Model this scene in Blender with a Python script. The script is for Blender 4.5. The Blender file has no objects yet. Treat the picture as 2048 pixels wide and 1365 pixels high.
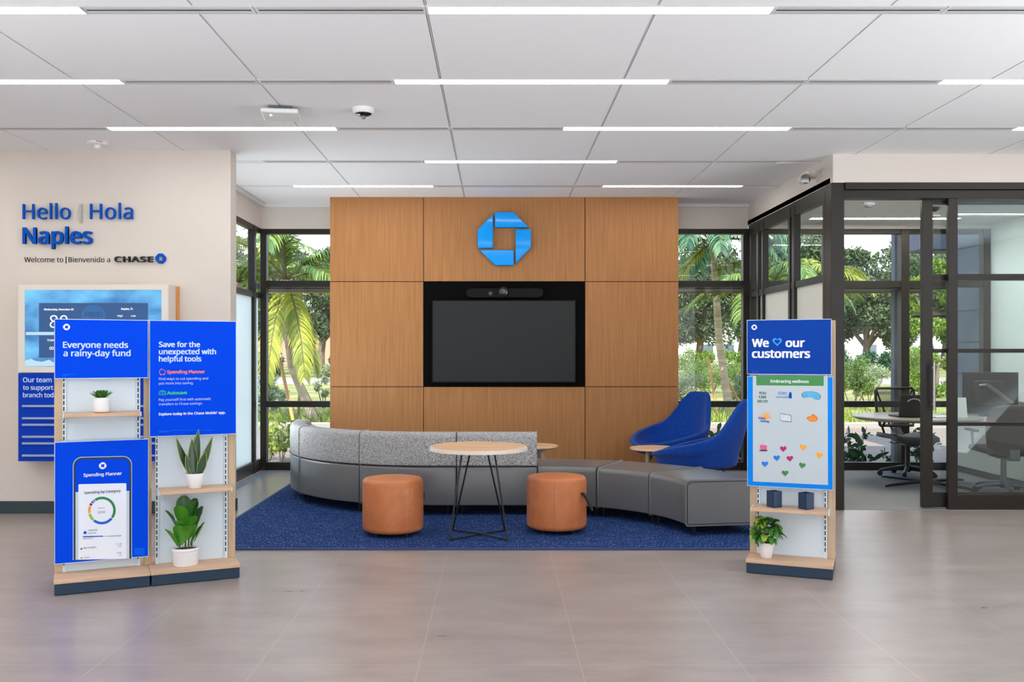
import bpy, math, random, os
import numpy as np
from mathutils import Vector, Matrix
random.seed(7); RNG = np.random.default_rng(11)
S = bpy.context.scene; COL = S.collection
R = math.radians
# ------------------------------------------------------------------ camera, world, sun, exposure
F = 1850.0; CX, CY = 993.0, 706.0; EYE = 1.42; H = 3.21
cam = bpy.data.cameras.new('camera'); cam.sensor_width = 36; cam.lens = 36 * F / 2048
cam.shift_x = (1024 - CX) / 2048; cam.shift_y = (CY - 682.5) / 2048; cam.clip_end = 400
co = bpy.data.objects.new('camera', cam); COL.objects.link(co)
co.location = (0, 0, EYE); co.rotation_euler = (R(90), 0, 0); S.camera = co
S.view_settings.view_transform = 'Standard'; S.view_settings.look = 'None'
S.view_settings.gamma = 1; S.view_settings.exposure = 0.12
S.cycles.max_bounces = 8; S.cycles.diffuse_bounces = 5; S.cycles.transparent_max_bounces = 16
S.cycles.sample_clamp_indirect = 6; S.cycles.caustics_reflective = False; S.cycles.caustics_refractive = False
w = bpy.data.worlds.new('sky'); S.world = w; w.use_nodes = True
nt = w.node_tree; bg = nt.nodes['Background']
tc = nt.nodes.new('ShaderNodeTexCoord'); sp = nt.nodes.new('ShaderNodeSeparateXYZ'); rp = nt.nodes.new('ShaderNodeValToRGB')
nt.links.new(tc.outputs['Generated'], sp.inputs[0]); nt.links.new(sp.outputs['Z'], rp.inputs[0]); nt.links.new(rp.outputs[0], bg.inputs[0])
rp.color_ramp.elements[0].color = (.95, .97, 1, 1); rp.color_ramp.elements[1].color = (.42, .62, .95, 1)
rp.color_ramp.elements[0].position = .12; rp.color_ramp.elements[1].position = .7
bg.inputs[1].default_value = 2.4
sun = bpy.data.lights.new('sun', 'SUN'); sun.energy = 7.5; sun.angle = R(.6); sun.color = (1, .94, .82)
so = bpy.data.objects.new('sun', sun); COL.objects.link(so)
so.rotation_euler = Vector((.03, .66, -.75)).to_track_quat('-Z', 'Y').to_euler()
def fill_light(name, loc, aim, sx, sy, energy, spread):     # added area lamp lifting the ceiling, standing in for daylight bounced off paving
    d = bpy.data.lights.new(name, 'AREA'); d.shape = 'RECTANGLE'; d.size = sx; d.size_y = sy; d.energy = energy; d.color = (.88, .95, 1.0); d.spread = R(spread)
    o = bpy.data.objects.new(name, d); COL.objects.link(o); o.location = loc; o.rotation_euler = Vector(aim).to_track_quat('-Z', 'Y').to_euler(); return o
fill_light('added_fill_rear', (.7, -4.7, 1.2), (0, .55, .83), 11, 1.8, 260, 120)  # three lamps added out of view to brighten the ceiling
fill_light('added_fill_left', (-6.2, .9, 1.2), (.62, .15, .76), 1.8, 11, 800, 120)
fill_light('added_fill_right', (7.7, 2.4, 1.2), (-.62, .2, .76), 1.8, 11, 950, 120)
fill_light('side_glass_fill', (-2.74, 9.15, 1.15), (.84, .1, .52), 1.7, 1.3, 36, 150)  # lamp added inside the side glass to brighten the far ceiling
LAMP = 16.5

# ------------------------------------------------------------------ materials
def lin(c): return tuple(((x / 255 + .055) / 1.055) ** 2.4 if x > 10 else x / 255 / 12.92 for x in c)
MATS = {}
def mat(name, rgb=(200, 200, 200), rough=.6, metal=0, spec=.5, rgb2=None, scale=(8, 8, 8), detail=4, bump=0, contrast=(.3, .7), emit=0, coat=0, kind='noise', sheen=0):
    if name in MATS: return MATS[name]
    m = bpy.data.materials.new(name); m.use_nodes = True; n = m.node_tree; b = n.nodes['Principled BSDF']
    b.inputs['Base Color'].default_value = (*lin(rgb), 1); b.inputs['Roughness'].default_value = rough
    b.inputs['Metallic'].default_value = metal; b.inputs['Specular IOR Level'].default_value = spec
    if coat: b.inputs['Coat Weight'].default_value = coat
    if sheen: b.inputs['Sheen Weight'].default_value = sheen
    if emit:
        b.inputs['Base Color'].default_value = (.02, .02, .02, 1)
        b.inputs['Emission Color'].default_value = (*lin(rgb), 1); b.inputs['Emission Strength'].default_value = emit
    if rgb2 is not None or bump:
        t = n.nodes.new('ShaderNodeTexCoord'); mp = n.nodes.new('ShaderNodeMapping'); mp.inputs['Scale'].default_value = scale
        n.links.new(t.outputs['Object'], mp.inputs[0])
        if kind == 'noise':
            x = n.nodes.new('ShaderNodeTexNoise'); x.inputs['Scale'].default_value = 1; x.inputs['Detail'].default_value = detail; o = x.outputs['Fac']
        elif kind == 'voronoi':
            x = n.nodes.new('ShaderNodeTexVoronoi'); x.inputs['Scale'].default_value = 1; o = x.outputs['Color']
        n.links.new(mp.outputs[0], x.inputs['Vector'])
        if rgb2 is not None:
            r = n.nodes.new('ShaderNodeValToRGB'); n.links.new(o, r.inputs[0]); n.links.new(r.outputs[0], b.inputs['Base Color'])
            r.color_ramp.elements[0].color = (*lin(rgb), 1); r.color_ramp.elements[1].color = (*lin(rgb2), 1)
            r.color_ramp.elements[0].position, r.color_ramp.elements[1].position = contrast
        if bump:
            bp = n.nodes.new('ShaderNodeBump'); bp.inputs['Strength'].default_value = bump; bp.inputs['Distance'].default_value = .004
            n.links.new(o, bp.inputs['Height']); n.links.new(bp.outputs[0], b.inputs['Normal'])
    MATS[name] = m; return m
def leaf_mat(name, a, b2, trans=.35, rough=.5):
    m = bpy.data.materials.new(name); m.use_nodes = True; n = m.node_tree; b = n.nodes['Principled BSDF']
    g = n.nodes.new('ShaderNodeNewGeometry'); r = n.nodes.new('ShaderNodeValToRGB')
    r.color_ramp.elements[0].color = (*lin(a), 1); r.color_ramp.elements[1].color = (*lin(b2), 1)
    n.links.new(g.outputs['Random Per Island'], r.inputs[0]); n.links.new(r.outputs[0], b.inputs['Base Color'])
    b.inputs['Roughness'].default_value = rough
    t = n.nodes.new('ShaderNodeBsdfTranslucent'); n.links.new(r.outputs[0], t.inputs[0])
    x = n.nodes.new('ShaderNodeMixShader'); x.inputs[0].default_value = trans
    n.links.new(b.outputs[0], x.inputs[1]); n.links.new(t.outputs[0], x.inputs[2]); n.links.new(x.outputs[0], n.nodes['Material Output'].inputs[0])
    MATS[name] = m; return m
def glass_mat(name, tint=(1, 1, 1), refl=.06):
    m = bpy.data.materials.new(name); m.use_nodes = True; n = m.node_tree; n.nodes.remove(n.nodes['Principled BSDF'])
    t = n.nodes.new('ShaderNodeBsdfTransparent'); t.inputs[0].default_value = (*tint, 1)
    g = n.nodes.new('ShaderNodeBsdfGlossy'); g.inputs['Roughness'].default_value = .0
    x = n.nodes.new('ShaderNodeMixShader'); x.inputs[0].default_value = refl
    n.links.new(t.outputs[0], x.inputs[1]); n.links.new(g.outputs[0], x.inputs[2]); n.links.new(x.outputs[0], n.nodes['Material Output'].inputs[0])
    MATS[name] = m; return m
def frost_mat(name, rgb, tr):
    m = bpy.data.materials.new(name); m.use_nodes = True; n = m.node_tree; b = n.nodes['Principled BSDF']
    b.inputs['Base Color'].default_value = (*lin(rgb), 1); b.inputs['Roughness'].default_value = .35
    t = n.nodes.new('ShaderNodeBsdfTranslucent'); t.inputs[0].default_value = (*lin(rgb), 1)
    x = n.nodes.new('ShaderNodeMixShader'); x.inputs[0].default_value = tr
    n.links.new(b.outputs[0], x.inputs[1]); n.links.new(t.outputs[0], x.inputs[2]); n.links.new(x.outputs[0], n.nodes['Material Output'].inputs[0])
    MATS[name] = m; return m
def tile_mat():
    m = bpy.data.materials.new('floor_tile'); m.use_nodes = True; n = m.node_tree; b = n.nodes['Principled BSDF']
    t = n.nodes.new('ShaderNodeTexCoord'); mp = n.nodes.new('ShaderNodeMapping'); mp.inputs['Location'].default_value = (.351 + 7.32, -4.92 + 14.29, 0)
    n.links.new(t.outputs['Object'], mp.inputs[0])
    br = n.nodes.new('ShaderNodeTexBrick'); br.offset = 0; br.inputs['Scale'].default_value = 1
    br.inputs['Brick Width'].default_value = .732; br.inputs['Row Height'].default_value = .7145; br.inputs['Mortar Size'].default_value = .0022
    br.inputs['Mortar Smooth'].default_value = .1; br.inputs['Bias'].default_value = 0
    n.links.new(mp.outputs[0], br.inputs['Vector'])
    m2 = n.nodes.new('ShaderNodeMapping'); m2.inputs['Scale'].default_value = (1.3, 3.2, 1); n.links.new(t.outputs['Object'], m2.inputs[0])
    no = n.nodes.new('ShaderNodeTexNoise'); no.inputs['Scale'].default_value = 1.6; no.inputs['Detail'].default_value = 7; no.inputs['Roughness'].default_value = .62; n.links.new(m2.outputs[0], no.inputs['Vector'])
    r = n.nodes.new('ShaderNodeValToRGB'); n.links.new(no.outputs['Fac'], r.inputs[0])
    r.color_ramp.elements[0].color = (*lin((142, 130, 126)), 1); r.color_ramp.elements[1].color = (*lin((164, 152, 148)), 1)
    r.color_ramp.elements[0].position = .3; r.color_ramp.elements[1].position = .7
    n.links.new(r.outputs[0], br.inputs['Color1']); n.links.new(r.outputs[0], br.inputs['Color2']); br.inputs['Mortar'].default_value = (*lin((176, 164, 156)), 1)
    n.links.new(br.outputs['Color'], b.inputs['Base Color'])
    rr = n.nodes.new('ShaderNodeMapRange'); rr.inputs[3].default_value = .25; rr.inputs[4].default_value = .33; n.links.new(no.outputs['Fac'], rr.inputs[0]); n.links.new(rr.outputs[0], b.inputs['Roughness'])
    bp = n.nodes.new('ShaderNodeBump'); bp.inputs['Strength'].default_value = .3; bp.inputs['Distance'].default_value = .001; bp.invert = True
    n.links.new(br.outputs['Fac'], bp.inputs['Height']); n.links.new(bp.outputs[0], b.inputs['Normal'])
    return m
def rug_mat():
    m = bpy.data.materials.new('rug_pile'); m.use_nodes = True; n = m.node_tree; b = n.nodes['Principled BSDF']; b.inputs['Roughness'].default_value = .95; b.inputs['Specular IOR Level'].default_value = .1
    t = n.nodes.new('ShaderNodeTexCoord')
    def noise(sc, d=2):
        mp = n.nodes.new('ShaderNodeMapping'); mp.inputs['Scale'].default_value = sc; n.links.new(t.outputs['Object'], mp.inputs[0])
        x = n.nodes.new('ShaderNodeTexNoise'); x.inputs['Scale'].default_value = 1; x.inputs['Detail'].default_value = d; n.links.new(mp.outputs[0], x.inputs['Vector']); return x.outputs['Fac']
    def ramp(o, a, c, pa, pc):
        r = n.nodes.new('ShaderNodeValToRGB'); n.links.new(o, r.inputs[0]); r.color_ramp.elements[0].color = a; r.color_ramp.elements[1].color = c
        r.color_ramp.elements[0].position = pa; r.color_ramp.elements[1].position = pc; return r.outputs[0]
    basec = ramp(noise((90, 90, 1), 3), (*lin((17, 38, 86)), 1), (*lin((36, 66, 124)), 1), .35, .65)
    fl = ramp(noise((150, 34, 1), 1), (0, 0, 0, 1), (1, 1, 1, 1), .60, .70)
    f2 = ramp(noise((9, 9, 1), 2), (.25, .25, .25, 1), (1, 1, 1, 1), .35, .6)
    mu = n.nodes.new('ShaderNodeMath'); mu.operation = 'MULTIPLY'; n.links.new(fl, mu.inputs[0]); n.links.new(f2, mu.inputs[1])
    mx = n.nodes.new('ShaderNodeMixRGB'); n.links.new(mu.outputs[0], mx.inputs[0]); n.links.new(basec, mx.inputs[1]); mx.inputs[2].default_value = (*lin((150, 176, 215)), 1)
    n.links.new(mx.outputs[0], b.inputs['Base Color']); return m
def screen_mat():
    m = bpy.data.materials.new('weather_screen'); m.use_nodes = True; n = m.node_tree; b = n.nodes['Principled BSDF']
    b.inputs['Base Color'].default_value = (.01, .02, .04, 1); b.inputs['Roughness'].default_value = .2
    t = n.nodes.new('ShaderNodeTexCoord'); mp = n.nodes.new('ShaderNodeMapping'); mp.inputs['Scale'].default_value = (1.6, 1, 3.2); n.links.new(t.outputs['Object'], mp.inputs[0])
    x = n.nodes.new('ShaderNodeTexNoise'); x.inputs['Scale'].default_value = 1.6; x.inputs['Detail'].default_value = 5; n.links.new(mp.outputs[0], x.inputs['Vector'])
    r = n.nodes.new('ShaderNodeValToRGB'); n.links.new(x.outputs['Fac'], r.inputs[0])
    r.color_ramp.elements[0].color = (*lin((0, 82, 160)), 1); r.color_ramp.elements[1].color = (*lin((120, 205, 250)), 1); r.color_ramp.elements[0].position = .3; r.color_ramp.elements[1].position = .72
    n.links.new(r.outputs[0], b.inputs['Emission Color']); b.inputs['Emission Strength'].default_value = 1.05; return m

M_wall = mat('painted_wall', (216, 208, 200), .75, rgb2=(219, 211, 203), scale=(3, 3, 3))
M_ceil = mat('ceiling_panel', (246, 247, 248), .85)
M_gap = mat('ceiling_plenum', (120, 120, 120), .9)
M_grid = mat('ceiling_grid', (232, 232, 232), .6)
M_lamp = mat('lamp_diffuser', (255, 253, 246), .5, emit=LAMP)
M_lamp2 = mat('office_lamp_diffuser', (255, 250, 238), .5, emit=LAMP * 3.2)
M_alu = mat('white_metal', (225, 226, 228), .4)
M_slot = mat('slot_dark', (16, 16, 20), .7)
M_slotalu = mat('slot_metal', (214, 215, 218), .4, metal=.15)
M_floor = tile_mat(); M_rug = rug_mat()
M_rugedge = mat('rug_binding', (46, 62, 104), .8)
M_oak = mat('oak_veneer', (160, 107, 60), .5, rgb2=(184, 130, 80), scale=(46, 46, 1.6), detail=8, contrast=(.25, .75), spec=.3)
M_maple = mat('pale_wood', (196, 160, 130), .5, rgb2=(218, 184, 154), scale=(3, 40, 40), detail=5)
M_mapleV = mat('pale_wood_upright', (184, 160, 130), .5, rgb2=(204, 180, 150), scale=(50, 50, 2.5), detail=5)
M_top = mat('table_wood', (216, 168, 124), .4, rgb2=(238, 202, 166), scale=(2.5, 30, 30), detail=5)
M_white = mat('white_laminate', (220, 234, 245), .4)
M_navy = mat('dark_teal_plinth', (18, 50, 74), .45)
M_basebd = mat('cove_base', (44, 62, 70), .5)
M_blue = mat('poster_blue', (0, 70, 226), .7, spec=.06)
M_blue2 = mat('poster_deep_blue', (0, 62, 160), .5, spec=.12)
M_board = mat('board_blue', (0, 56, 180), .6, spec=.15)
M_sky = mat('poster_sky_blue', (0, 134, 240), .6, spec=.15)
M_ink = mat('ink_white', (235, 242, 255), .5)
M_pale = mat('ink_pale_blue', (196, 222, 250), .5)
M_edge = mat('board_edge', (196, 214, 236), .4)
M_signblue = mat('sign_blue', (0, 84, 190), .6, spec=.1)
M_black = mat('ink_black', (26, 24, 22), .5)
M_greyink = mat('ink_grey', (130, 138, 148), .6)
M_greybar = mat('sign_grey', (176, 172, 168), .5)
M_logo = mat('logo_blue', (0, 162, 255), .06, spec=.3)
M_bronze = mat('bronze_frame', (38, 34, 30), .42, metal=.2, spec=.4)
M_bronzel = mat('bronze_light', (120, 112, 104), .35, metal=.5)
M_glass = glass_mat('clear_glass', (.97, .99, .985), .02)
M_glass2 = glass_mat('tinted_glass', (.86, .92, .94), .05)
M_frost = frost_mat('frosted_glass', (238, 248, 249), .5)
M_frost2 = frost_mat('frosted_film', (240, 240, 234), .3)
M_vinyl = mat('grey_vinyl', (100, 101, 103), .3, spec=.75, bump=.05, scale=(300, 300, 300))
M_tweed = mat('grey_tweed', (84, 85, 86), .95, rgb2=(206, 206, 206), scale=(190, 190, 190), detail=2, contrast=(.34, .64), bump=.3, spec=.1)
M_seam = mat('dark_seam', (36, 36, 38), .7)
M_tan = mat('tan_leather', (184, 106, 60), .45, rgb2=(198, 122, 74), scale=(14, 14, 14), bump=.04)
M_wire = mat('dark_wire', (30, 36, 44), .4, metal=.4)
M_strap = mat('black_strap', (28, 28, 30), .5)
M_chair = mat('royal_blue_felt', (10, 50, 130), .95, rgb2=(25, 76, 168), scale=(120, 120, 120), detail=3, spec=.1, sheen=.15)
M_tvblack = mat('tv_bezel', (9, 9, 10), .5, spec=.15)
M_tvscreen = mat('tv_screen', (34, 36, 37), .45, spec=.25)
M_recess = mat('recess_black', (3, 3, 3), .7, spec=.08)
M_bar = mat('bar_black', (12, 12, 13), .5, spec=.15)
M_lens = mat('lens_glass', (8, 8, 12), .08, coat=1)
M_plastic = mat('white_plastic', (236, 236, 236), .4)
M_beigep = mat('beige_plastic', (214, 206, 194), .45)
M_red = mat('ink_red', (190, 30, 40), .5)
M_pot = mat('white_pot', (238, 238, 240), .3)
M_soil = mat('potting_soil', (46, 38, 32), .9)
M_cork = mat('pot_saucer', (170, 110, 70), .6)
M_carpet = mat('office_carpet', (118, 118, 120), .95, rgb2=(148, 148, 150), scale=(160, 160, 10), spec=.1)
M_blk = mat('black_plastic', (26, 26, 28), .45)
M_mesh = mat('chair_mesh', (70, 74, 78), .7)
M_brown = mat('brown_leather', (70, 56, 48), .55)
M_greym = mat('grey_metal', (110, 112, 116), .35, metal=.6)
M_steel = mat('brushed_steel', (170, 170, 170), .3, metal=.9)
M_paper = mat('paper', (236, 236, 232), .7)
M_cube = mat('navy_card', (28, 52, 84), .5)
M_brick = mat('grey_facade', (92, 98, 112), .7, rgb2=(104, 110, 124), scale=(4, 4, 4))
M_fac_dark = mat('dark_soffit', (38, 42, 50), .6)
M_yel = mat('yellow_edge', (196, 168, 70), .6)  # plain yellow, for the sunshade edge and the pendant's underside
M_palmtrunk = mat('palm_trunk', (150, 134, 112), .9, rgb2=(196, 182, 160), scale=(2, 2, 14))
M_stake = mat('stake_wood', (188, 146, 96), .8)
M_bark = mat('oak_bark', (92, 80, 68), .95, rgb2=(136, 122, 106), scale=(8, 8, 3))
M_oakleaf = leaf_mat('oak_leaf', (52, 66, 46), (112, 130, 88), .3)
M_oakleaf2 = leaf_mat('sunlit_oak_leaf', (72, 104, 34), (148, 174, 62), .35)  # oak leaf copy with sunlight put into a brighter, yellower green
M_palm = leaf_mat('palm_leaflet', (62, 98, 44), (146, 168, 84), .3)
M_palmd = leaf_mat('cool_palm_leaflet', (36, 84, 72), (110, 150, 104), .35)
M_palmy = leaf_mat('yellowing_palm_leaflet', (118, 134, 38), (192, 192, 78), .35)
M_dead = leaf_mat('dry_palm_leaflet', (110, 72, 50), (168, 120, 80), .2)
M_hedge = leaf_mat('hedge_leaf', (62, 92, 40), (136, 160, 78), .3)
M_silver = leaf_mat('silver_leaf', (120, 136, 100), (190, 200, 160), .3)
M_lime = leaf_mat('lime_leaf', (96, 130, 40), (180, 190, 84), .4)
M_deep = leaf_mat('deep_green_leaf', (24, 58, 36), (52, 98, 52), .2, .4)
M_fig = leaf_mat('fig_leaf', (62, 136, 36), (96, 172, 56), .15, .35)
M_figd = leaf_mat('fig_leaf_dark', (38, 88, 36), (60, 118, 48), .1, .35)
M_snake = leaf_mat('snake_leaf', (28, 60, 40), (46, 84, 52), .08, .35)
M_snakeedge = mat('snake_leaf_margin', (170, 176, 76), .5)
M_succ = leaf_mat('succulent_leaf', (52, 108, 40), (92, 146, 60), .1, .4)
M_pothos = leaf_mat('pothos_leaf', (34, 92, 34), (74, 146, 46), .15, .35)
M_pothosv = leaf_mat('variegated_leaf', (120, 168, 40), (180, 204, 70), .2, .35)
M_stem = mat('plant_stem', (92, 84, 50), .7)
M_lawn = mat('lawn_grass', (96, 104, 46), .95, rgb2=(160, 148, 88), scale=(.8, .5, 1), detail=8)
M_walk = mat('concrete_walk', (124, 107, 95), .9, rgb2=(138, 120, 107), scale=(1, 6, 1), detail=8)
M_curb = mat('concrete_curb', (160, 154, 146), .9)
M_road = mat('asphalt_road', (150, 140, 132), .9)
M_pinkhouse = mat('pink_stucco', (206, 150, 130), .9)
M_roof = mat('terracotta_roof', (150, 92, 74), .9)
M_whitehouse = mat('white_siding', (232, 232, 230), .8)
M_win = mat('house_window', (96, 110, 124), .2)
M_plaster = mat('exterior_plaster', (190, 186, 180), .9)
def ink(name, rgb): return mat('ink_' + name, rgb, .5)

# ------------------------------------------------------------------ mesh helpers
class MB:
    def __init__(s): s.v = []; s.f = []; s.m = []
    def add(s, vs, fs, m=0, mtx=None):
        k = len(s.v)
        for p in vs:
            p = Vector(p); s.v.append(tuple(mtx @ p if mtx else p))
        for f in fs: s.f.append(tuple(i + k for i in f)); s.m.append(m)
        return s
    def box(s, x0, x1, y0, y1, z0, z1, m=0, mtx=None):
        return s.add([(x0, y0, z0), (x1, y0, z0), (x1, y1, z0), (x0, y1, z0), (x0, y0, z1), (x1, y0, z1), (x1, y1, z1), (x0, y1, z1)],
                     [(0, 3, 2, 1), (4, 5, 6, 7), (0, 1, 5, 4), (1, 2, 6, 5), (2, 3, 7, 6), (3, 0, 4, 7)], m, mtx)
    def tube(s, path, r, n=8, m=0, caps=True, sy=1.0):
        path = [Vector(p) for p in path]; N = len(path); rs = r if isinstance(r, (list, tuple)) else [r] * N
        ref = None; rings = []
        for i, p in enumerate(path):
            t = (path[min(i + 1, N - 1)] - path[max(i - 1, 0)]).normalized()
            if ref is None: ref = t.orthogonal().normalized() if abs(t.z) > .98 else t.cross(Vector((0, 0, 1))).normalized()
            a = (ref - t * ref.dot(t)).normalized(); ref = a; b = t.cross(a)
            rings.append([p + (a * math.cos(2 * math.pi * k / n) + b * math.sin(2 * math.pi * k / n) * sy) * rs[i] for k in range(n)])
        vs = [q for rg in rings for q in rg]
        fs = [(i * n + k, i * n + (k + 1) % n, (i + 1) * n + (k + 1) % n, (i + 1) * n + k) for i in range(N - 1) for k in range(n)]
        if caps: fs += [tuple(range(n - 1, -1, -1)), tuple((N - 1) * n + k for k in range(n))]
        return s.add(vs, fs, m)
    def lathe(s, prof, n=32, c=(0, 0, 0), m=0, sx=1, sy=1, mtx=None):
        vs = []; fs = []
        for r, z in prof: vs += [(c[0] + sx * r * math.cos(2 * math.pi * k / n), c[1] + sy * r * math.sin(2 * math.pi * k / n), c[2] + z) for k in range(n)]
        for i in range(len(prof) - 1):
            fs += [(i * n + k, i * n + (k + 1) % n, (i + 1) * n + (k + 1) % n, (i + 1) * n + k) for k in range(n)]
        if prof[0][0] > 1e-5: fs.append(tuple(range(n - 1, -1, -1)))
        if prof[-1][0] > 1e-5: fs.append(tuple((len(prof) - 1) * n + k for k in range(n)))
        return s.add(vs, fs, m, mtx)
    def prism(s, poly, y0, y1, m=0, ms=None):      # poly in (x, z), extruded along y; y0 is the face seen from -y
        n = len(poly); vs = [(x, y0, z) for x, z in poly] + [(x, y1, z) for x, z in poly]
        a = sum(poly[i][0] * poly[(i + 1) % n][1] - poly[(i + 1) % n][0] * poly[i][1] for i in range(n))
        idx = list(range(n)) if a > 0 else list(range(n - 1, -1, -1))
        s.add(vs, [tuple(idx), tuple(i + n for i in reversed(idx))], m)
        k = len(s.v) - 2 * n
        for j in range(n):
            p, q = idx[j], idx[(j + 1) % n]; s.f.append((k + p, k + p + n, k + q + n, k + q)); s.m.append(m if ms is None else ms)
        return s
    def slab(s, poly, z0, z1, m=0):                # poly in (x, y)
        n = len(poly); a = sum(poly[i][0] * poly[(i + 1) % n][1] - poly[(i + 1) % n][0] * poly[i][1] for i in range(n))
        if a < 0: poly = poly[::-1]
        vs = [(x, y, z0) for x, y in poly] + [(x, y, z1) for x, y in poly]
        return s.add(vs, [tuple(range(n - 1, -1, -1)), tuple(range(n, 2 * n))] + [(j, (j + 1) % n, (j + 1) % n + n, j + n) for j in range(n)], m)
    def grid(s, rows, m=0, closed=False):
        n = len(rows[0]); vs = [p for r in rows for p in r]; fs = []
        for i in range(len(rows) - 1):
            for k in range(n if closed else n - 1): fs.append((i * n + k, i * n + (k + 1) % n, (i + 1) * n + (k + 1) % n, (i + 1) * n + k))
        return s.add(vs, fs, m)
    def build(s, name, mats, parent=None, bevel=0, seg=2, smooth=True, angle=40, loc=None, subsurf=0):
        me = bpy.data.meshes.new(name); me.from_pydata(s.v, [], s.f); me.update()
        if not isinstance(mats, (list, tuple)): mats = [mats]
        for x in mats: me.materials.append(x)
        me.polygons.foreach_set('material_index', s.m)
        if smooth:
            me.polygons.foreach_set('use_smooth', [True] * len(s.f))
            if not subsurf: me.set_sharp_from_angle(angle=R(angle))
        o = bpy.data.objects.new(name, me); COL.objects.link(o)
        if parent: o.parent = parent
        if loc: o.location = loc
        if bevel:
            b = o.modifiers.new('bevel', 'BEVEL'); b.width = bevel; b.segments = seg; b.limit_method = 'ANGLE'; b.angle_limit = R(50); b.harden_normals = False
        if subsurf:
            b = o.modifiers.new('subdiv', 'SUBSURF'); b.levels = subsurf; b.render_levels = subsurf
        return o
def tag(o, label=None, cat=None, group=None, kind=None):
    if label: o['label'] = label
    if cat: o['category'] = cat
    if group: o['group'] = group
    if kind: o['kind'] = kind
    return o
def thing(name, label, cat, loc=(0, 0, 0), rz=0, group=None):
    o = bpy.data.objects.new(name, None); COL.objects.link(o); o.location = loc; o.rotation_euler = (0, 0, rz); o.empty_display_size = .05
    return tag(o, label, cat, group)
def struct(name, loc=(0, 0, 0)):
    o = bpy.data.objects.new(name, None); COL.objects.link(o); o.location = loc; o['kind'] = 'structure'; return o
def dup(root, loc, rz=None, label=None, group=None):
    r = root.copy(); COL.objects.link(r); r.location = loc
    if rz is not None: r.rotation_euler = (0, 0, rz)
    if label: r['label'] = label
    if group: r['group'] = group
    for ch in list(root.children):
        c = ch.copy(); COL.objects.link(c); c.parent = r
        for g in list(ch.children):
            d = g.copy(); COL.objects.link(d); d.parent = c
    return r
def at(px, py, Y): return Vector(((px - CX) * Y / F, Y, EYE - (py - CY) * Y / F))
def on_floor(px, py, z=0.0):
    Y = F * (EYE - z) / (py - CY); return Vector(((px - CX) * Y / F, Y, z))

# a vertical plane in the place: origin, heading, and depth behind that origin; turns a sight line into coordinates on it
class Plane:
    def __init__(s, ox, oy, ang, d): s.o = (ox, oy); s.u = (math.cos(ang), math.sin(ang)); s.v = (-math.sin(ang), math.cos(ang)); s.d = d
    def __call__(s, px, py):
        dx = (px - CX) / F; dz = -(py - CY) / F
        t = (s.d + s.v[0] * s.o[0] + s.v[1] * s.o[1]) / (s.v[0] * dx + s.v[1])
        X, Y = t * dx - s.o[0], t - s.o[1]
        return (s.u[0] * X + s.u[1] * Y, EYE + t * dz)
# ------------------------------------------------------------------ lettering
FONT = None
def text_mesh(body, bold=0, depth=0, spacing=1.0):
    c = bpy.data.curves.new('lettering', 'FONT'); c.body = body
    if FONT: c.font = FONT
    c.size = 1; c.extrude = depth; c.resolution_u = 4; c.space_character = spacing
    o = bpy.data.objects.new('lettering', c); COL.objects.link(o)
    dg = bpy.context.evaluated_depsgraph_get(); me = bpy.data.meshes.new_from_object(o.evaluated_get(dg))
    bpy.data.objects.remove(o); bpy.data.curves.remove(c)
    if bold > .008:                                # heavier weight: the outline widened by overlaying shifted outlines
        co_ = np.empty(len(me.vertices) * 3); me.vertices.foreach_get('co', co_); co_ = co_.reshape(-1, 3)
        fs = [tuple(p.vertices) for p in me.polygons]; V = []; Fs = []
        for i, (dx, dz) in enumerate(((0, 0), (1, .5), (-1, .5), (1, -.5), (-1, -.5), (.5, 0), (-.5, 0))):
            V.append(co_ + np.array((dx * bold, dz * bold, .04 * (6 - i)))); Fs += [tuple(j + i * len(co_) for j in f) for f in fs]
        me2 = bpy.data.meshes.new('lettering'); me2.from_pydata(np.concatenate(V).tolist(), [], Fs); bpy.data.meshes.remove(me); me = me2
    return me
def pick_font():                                   # Blender's own bundled humanist sans if it holds Latin letters, else the built-in font
    global FONT
    try:
        FONT = bpy.data.fonts.load(os.path.join(bpy.utils.system_resource('DATAFILES'), 'fonts', 'NotoSansHebrew-Regular.woff2'))
        ws = []
        for ch in 'iW':
            me = text_mesh(ch); xs = [v.co.x for v in me.vertices]; ws.append(max(xs) - min(xs)); bpy.data.meshes.remove(me)
        if ws[1] < ws[0] * 3: FONT = None
    except Exception: FONT = None
pick_font()
def text(name, body, plane, p0, x1, m, parent, bold=0, thick=.0012, dy=0, tall=None, spacing=1.0):
    """lettering whose baseline starts at p0 and whose width ends at x1, lying on the plane"""
    a = plane(*p0); b = plane(x1, p0[1]); W = b[0] - a[0]
    me = text_mesh(body, bold, .5, spacing)
    co_ = np.empty(len(me.vertices) * 3); me.vertices.foreach_get('co', co_); co_ = co_.reshape(-1, 3)
    x_0, x_1 = co_[:, 0].min(), co_[:, 0].max(); k = W / (x_1 - x_0); kz = k if tall is None else tall
    out = np.empty_like(co_); out[:, 0] = a[0] + (co_[:, 0] - x_0) * k; out[:, 2] = a[1] + co_[:, 1] * kz
    out[:, 1] = plane.d - dy - (co_[:, 2] + .5) * thick
    me.vertices.foreach_set('co', out.ravel()); me.update(); me.name = name
    me.materials.clear(); me.materials.append(m)
    o = bpy.data.objects.new(name, me); COL.objects.link(o); o.parent = parent; return o
def shape(name, plane, polys, m, parent, thick=.001, dy=0, px=True, bevel=0):
    b = MB()
    for p in polys: b.prism([plane(*q) for q in p] if px else p, plane.d - dy - thick, plane.d - dy)
    return b.build(name, m, parent, smooth=False, bevel=bevel)
def rect(x0, y0, x1, y1): return [(x0, y0), (x1, y0), (x1, y1), (x0, y1)]
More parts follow.
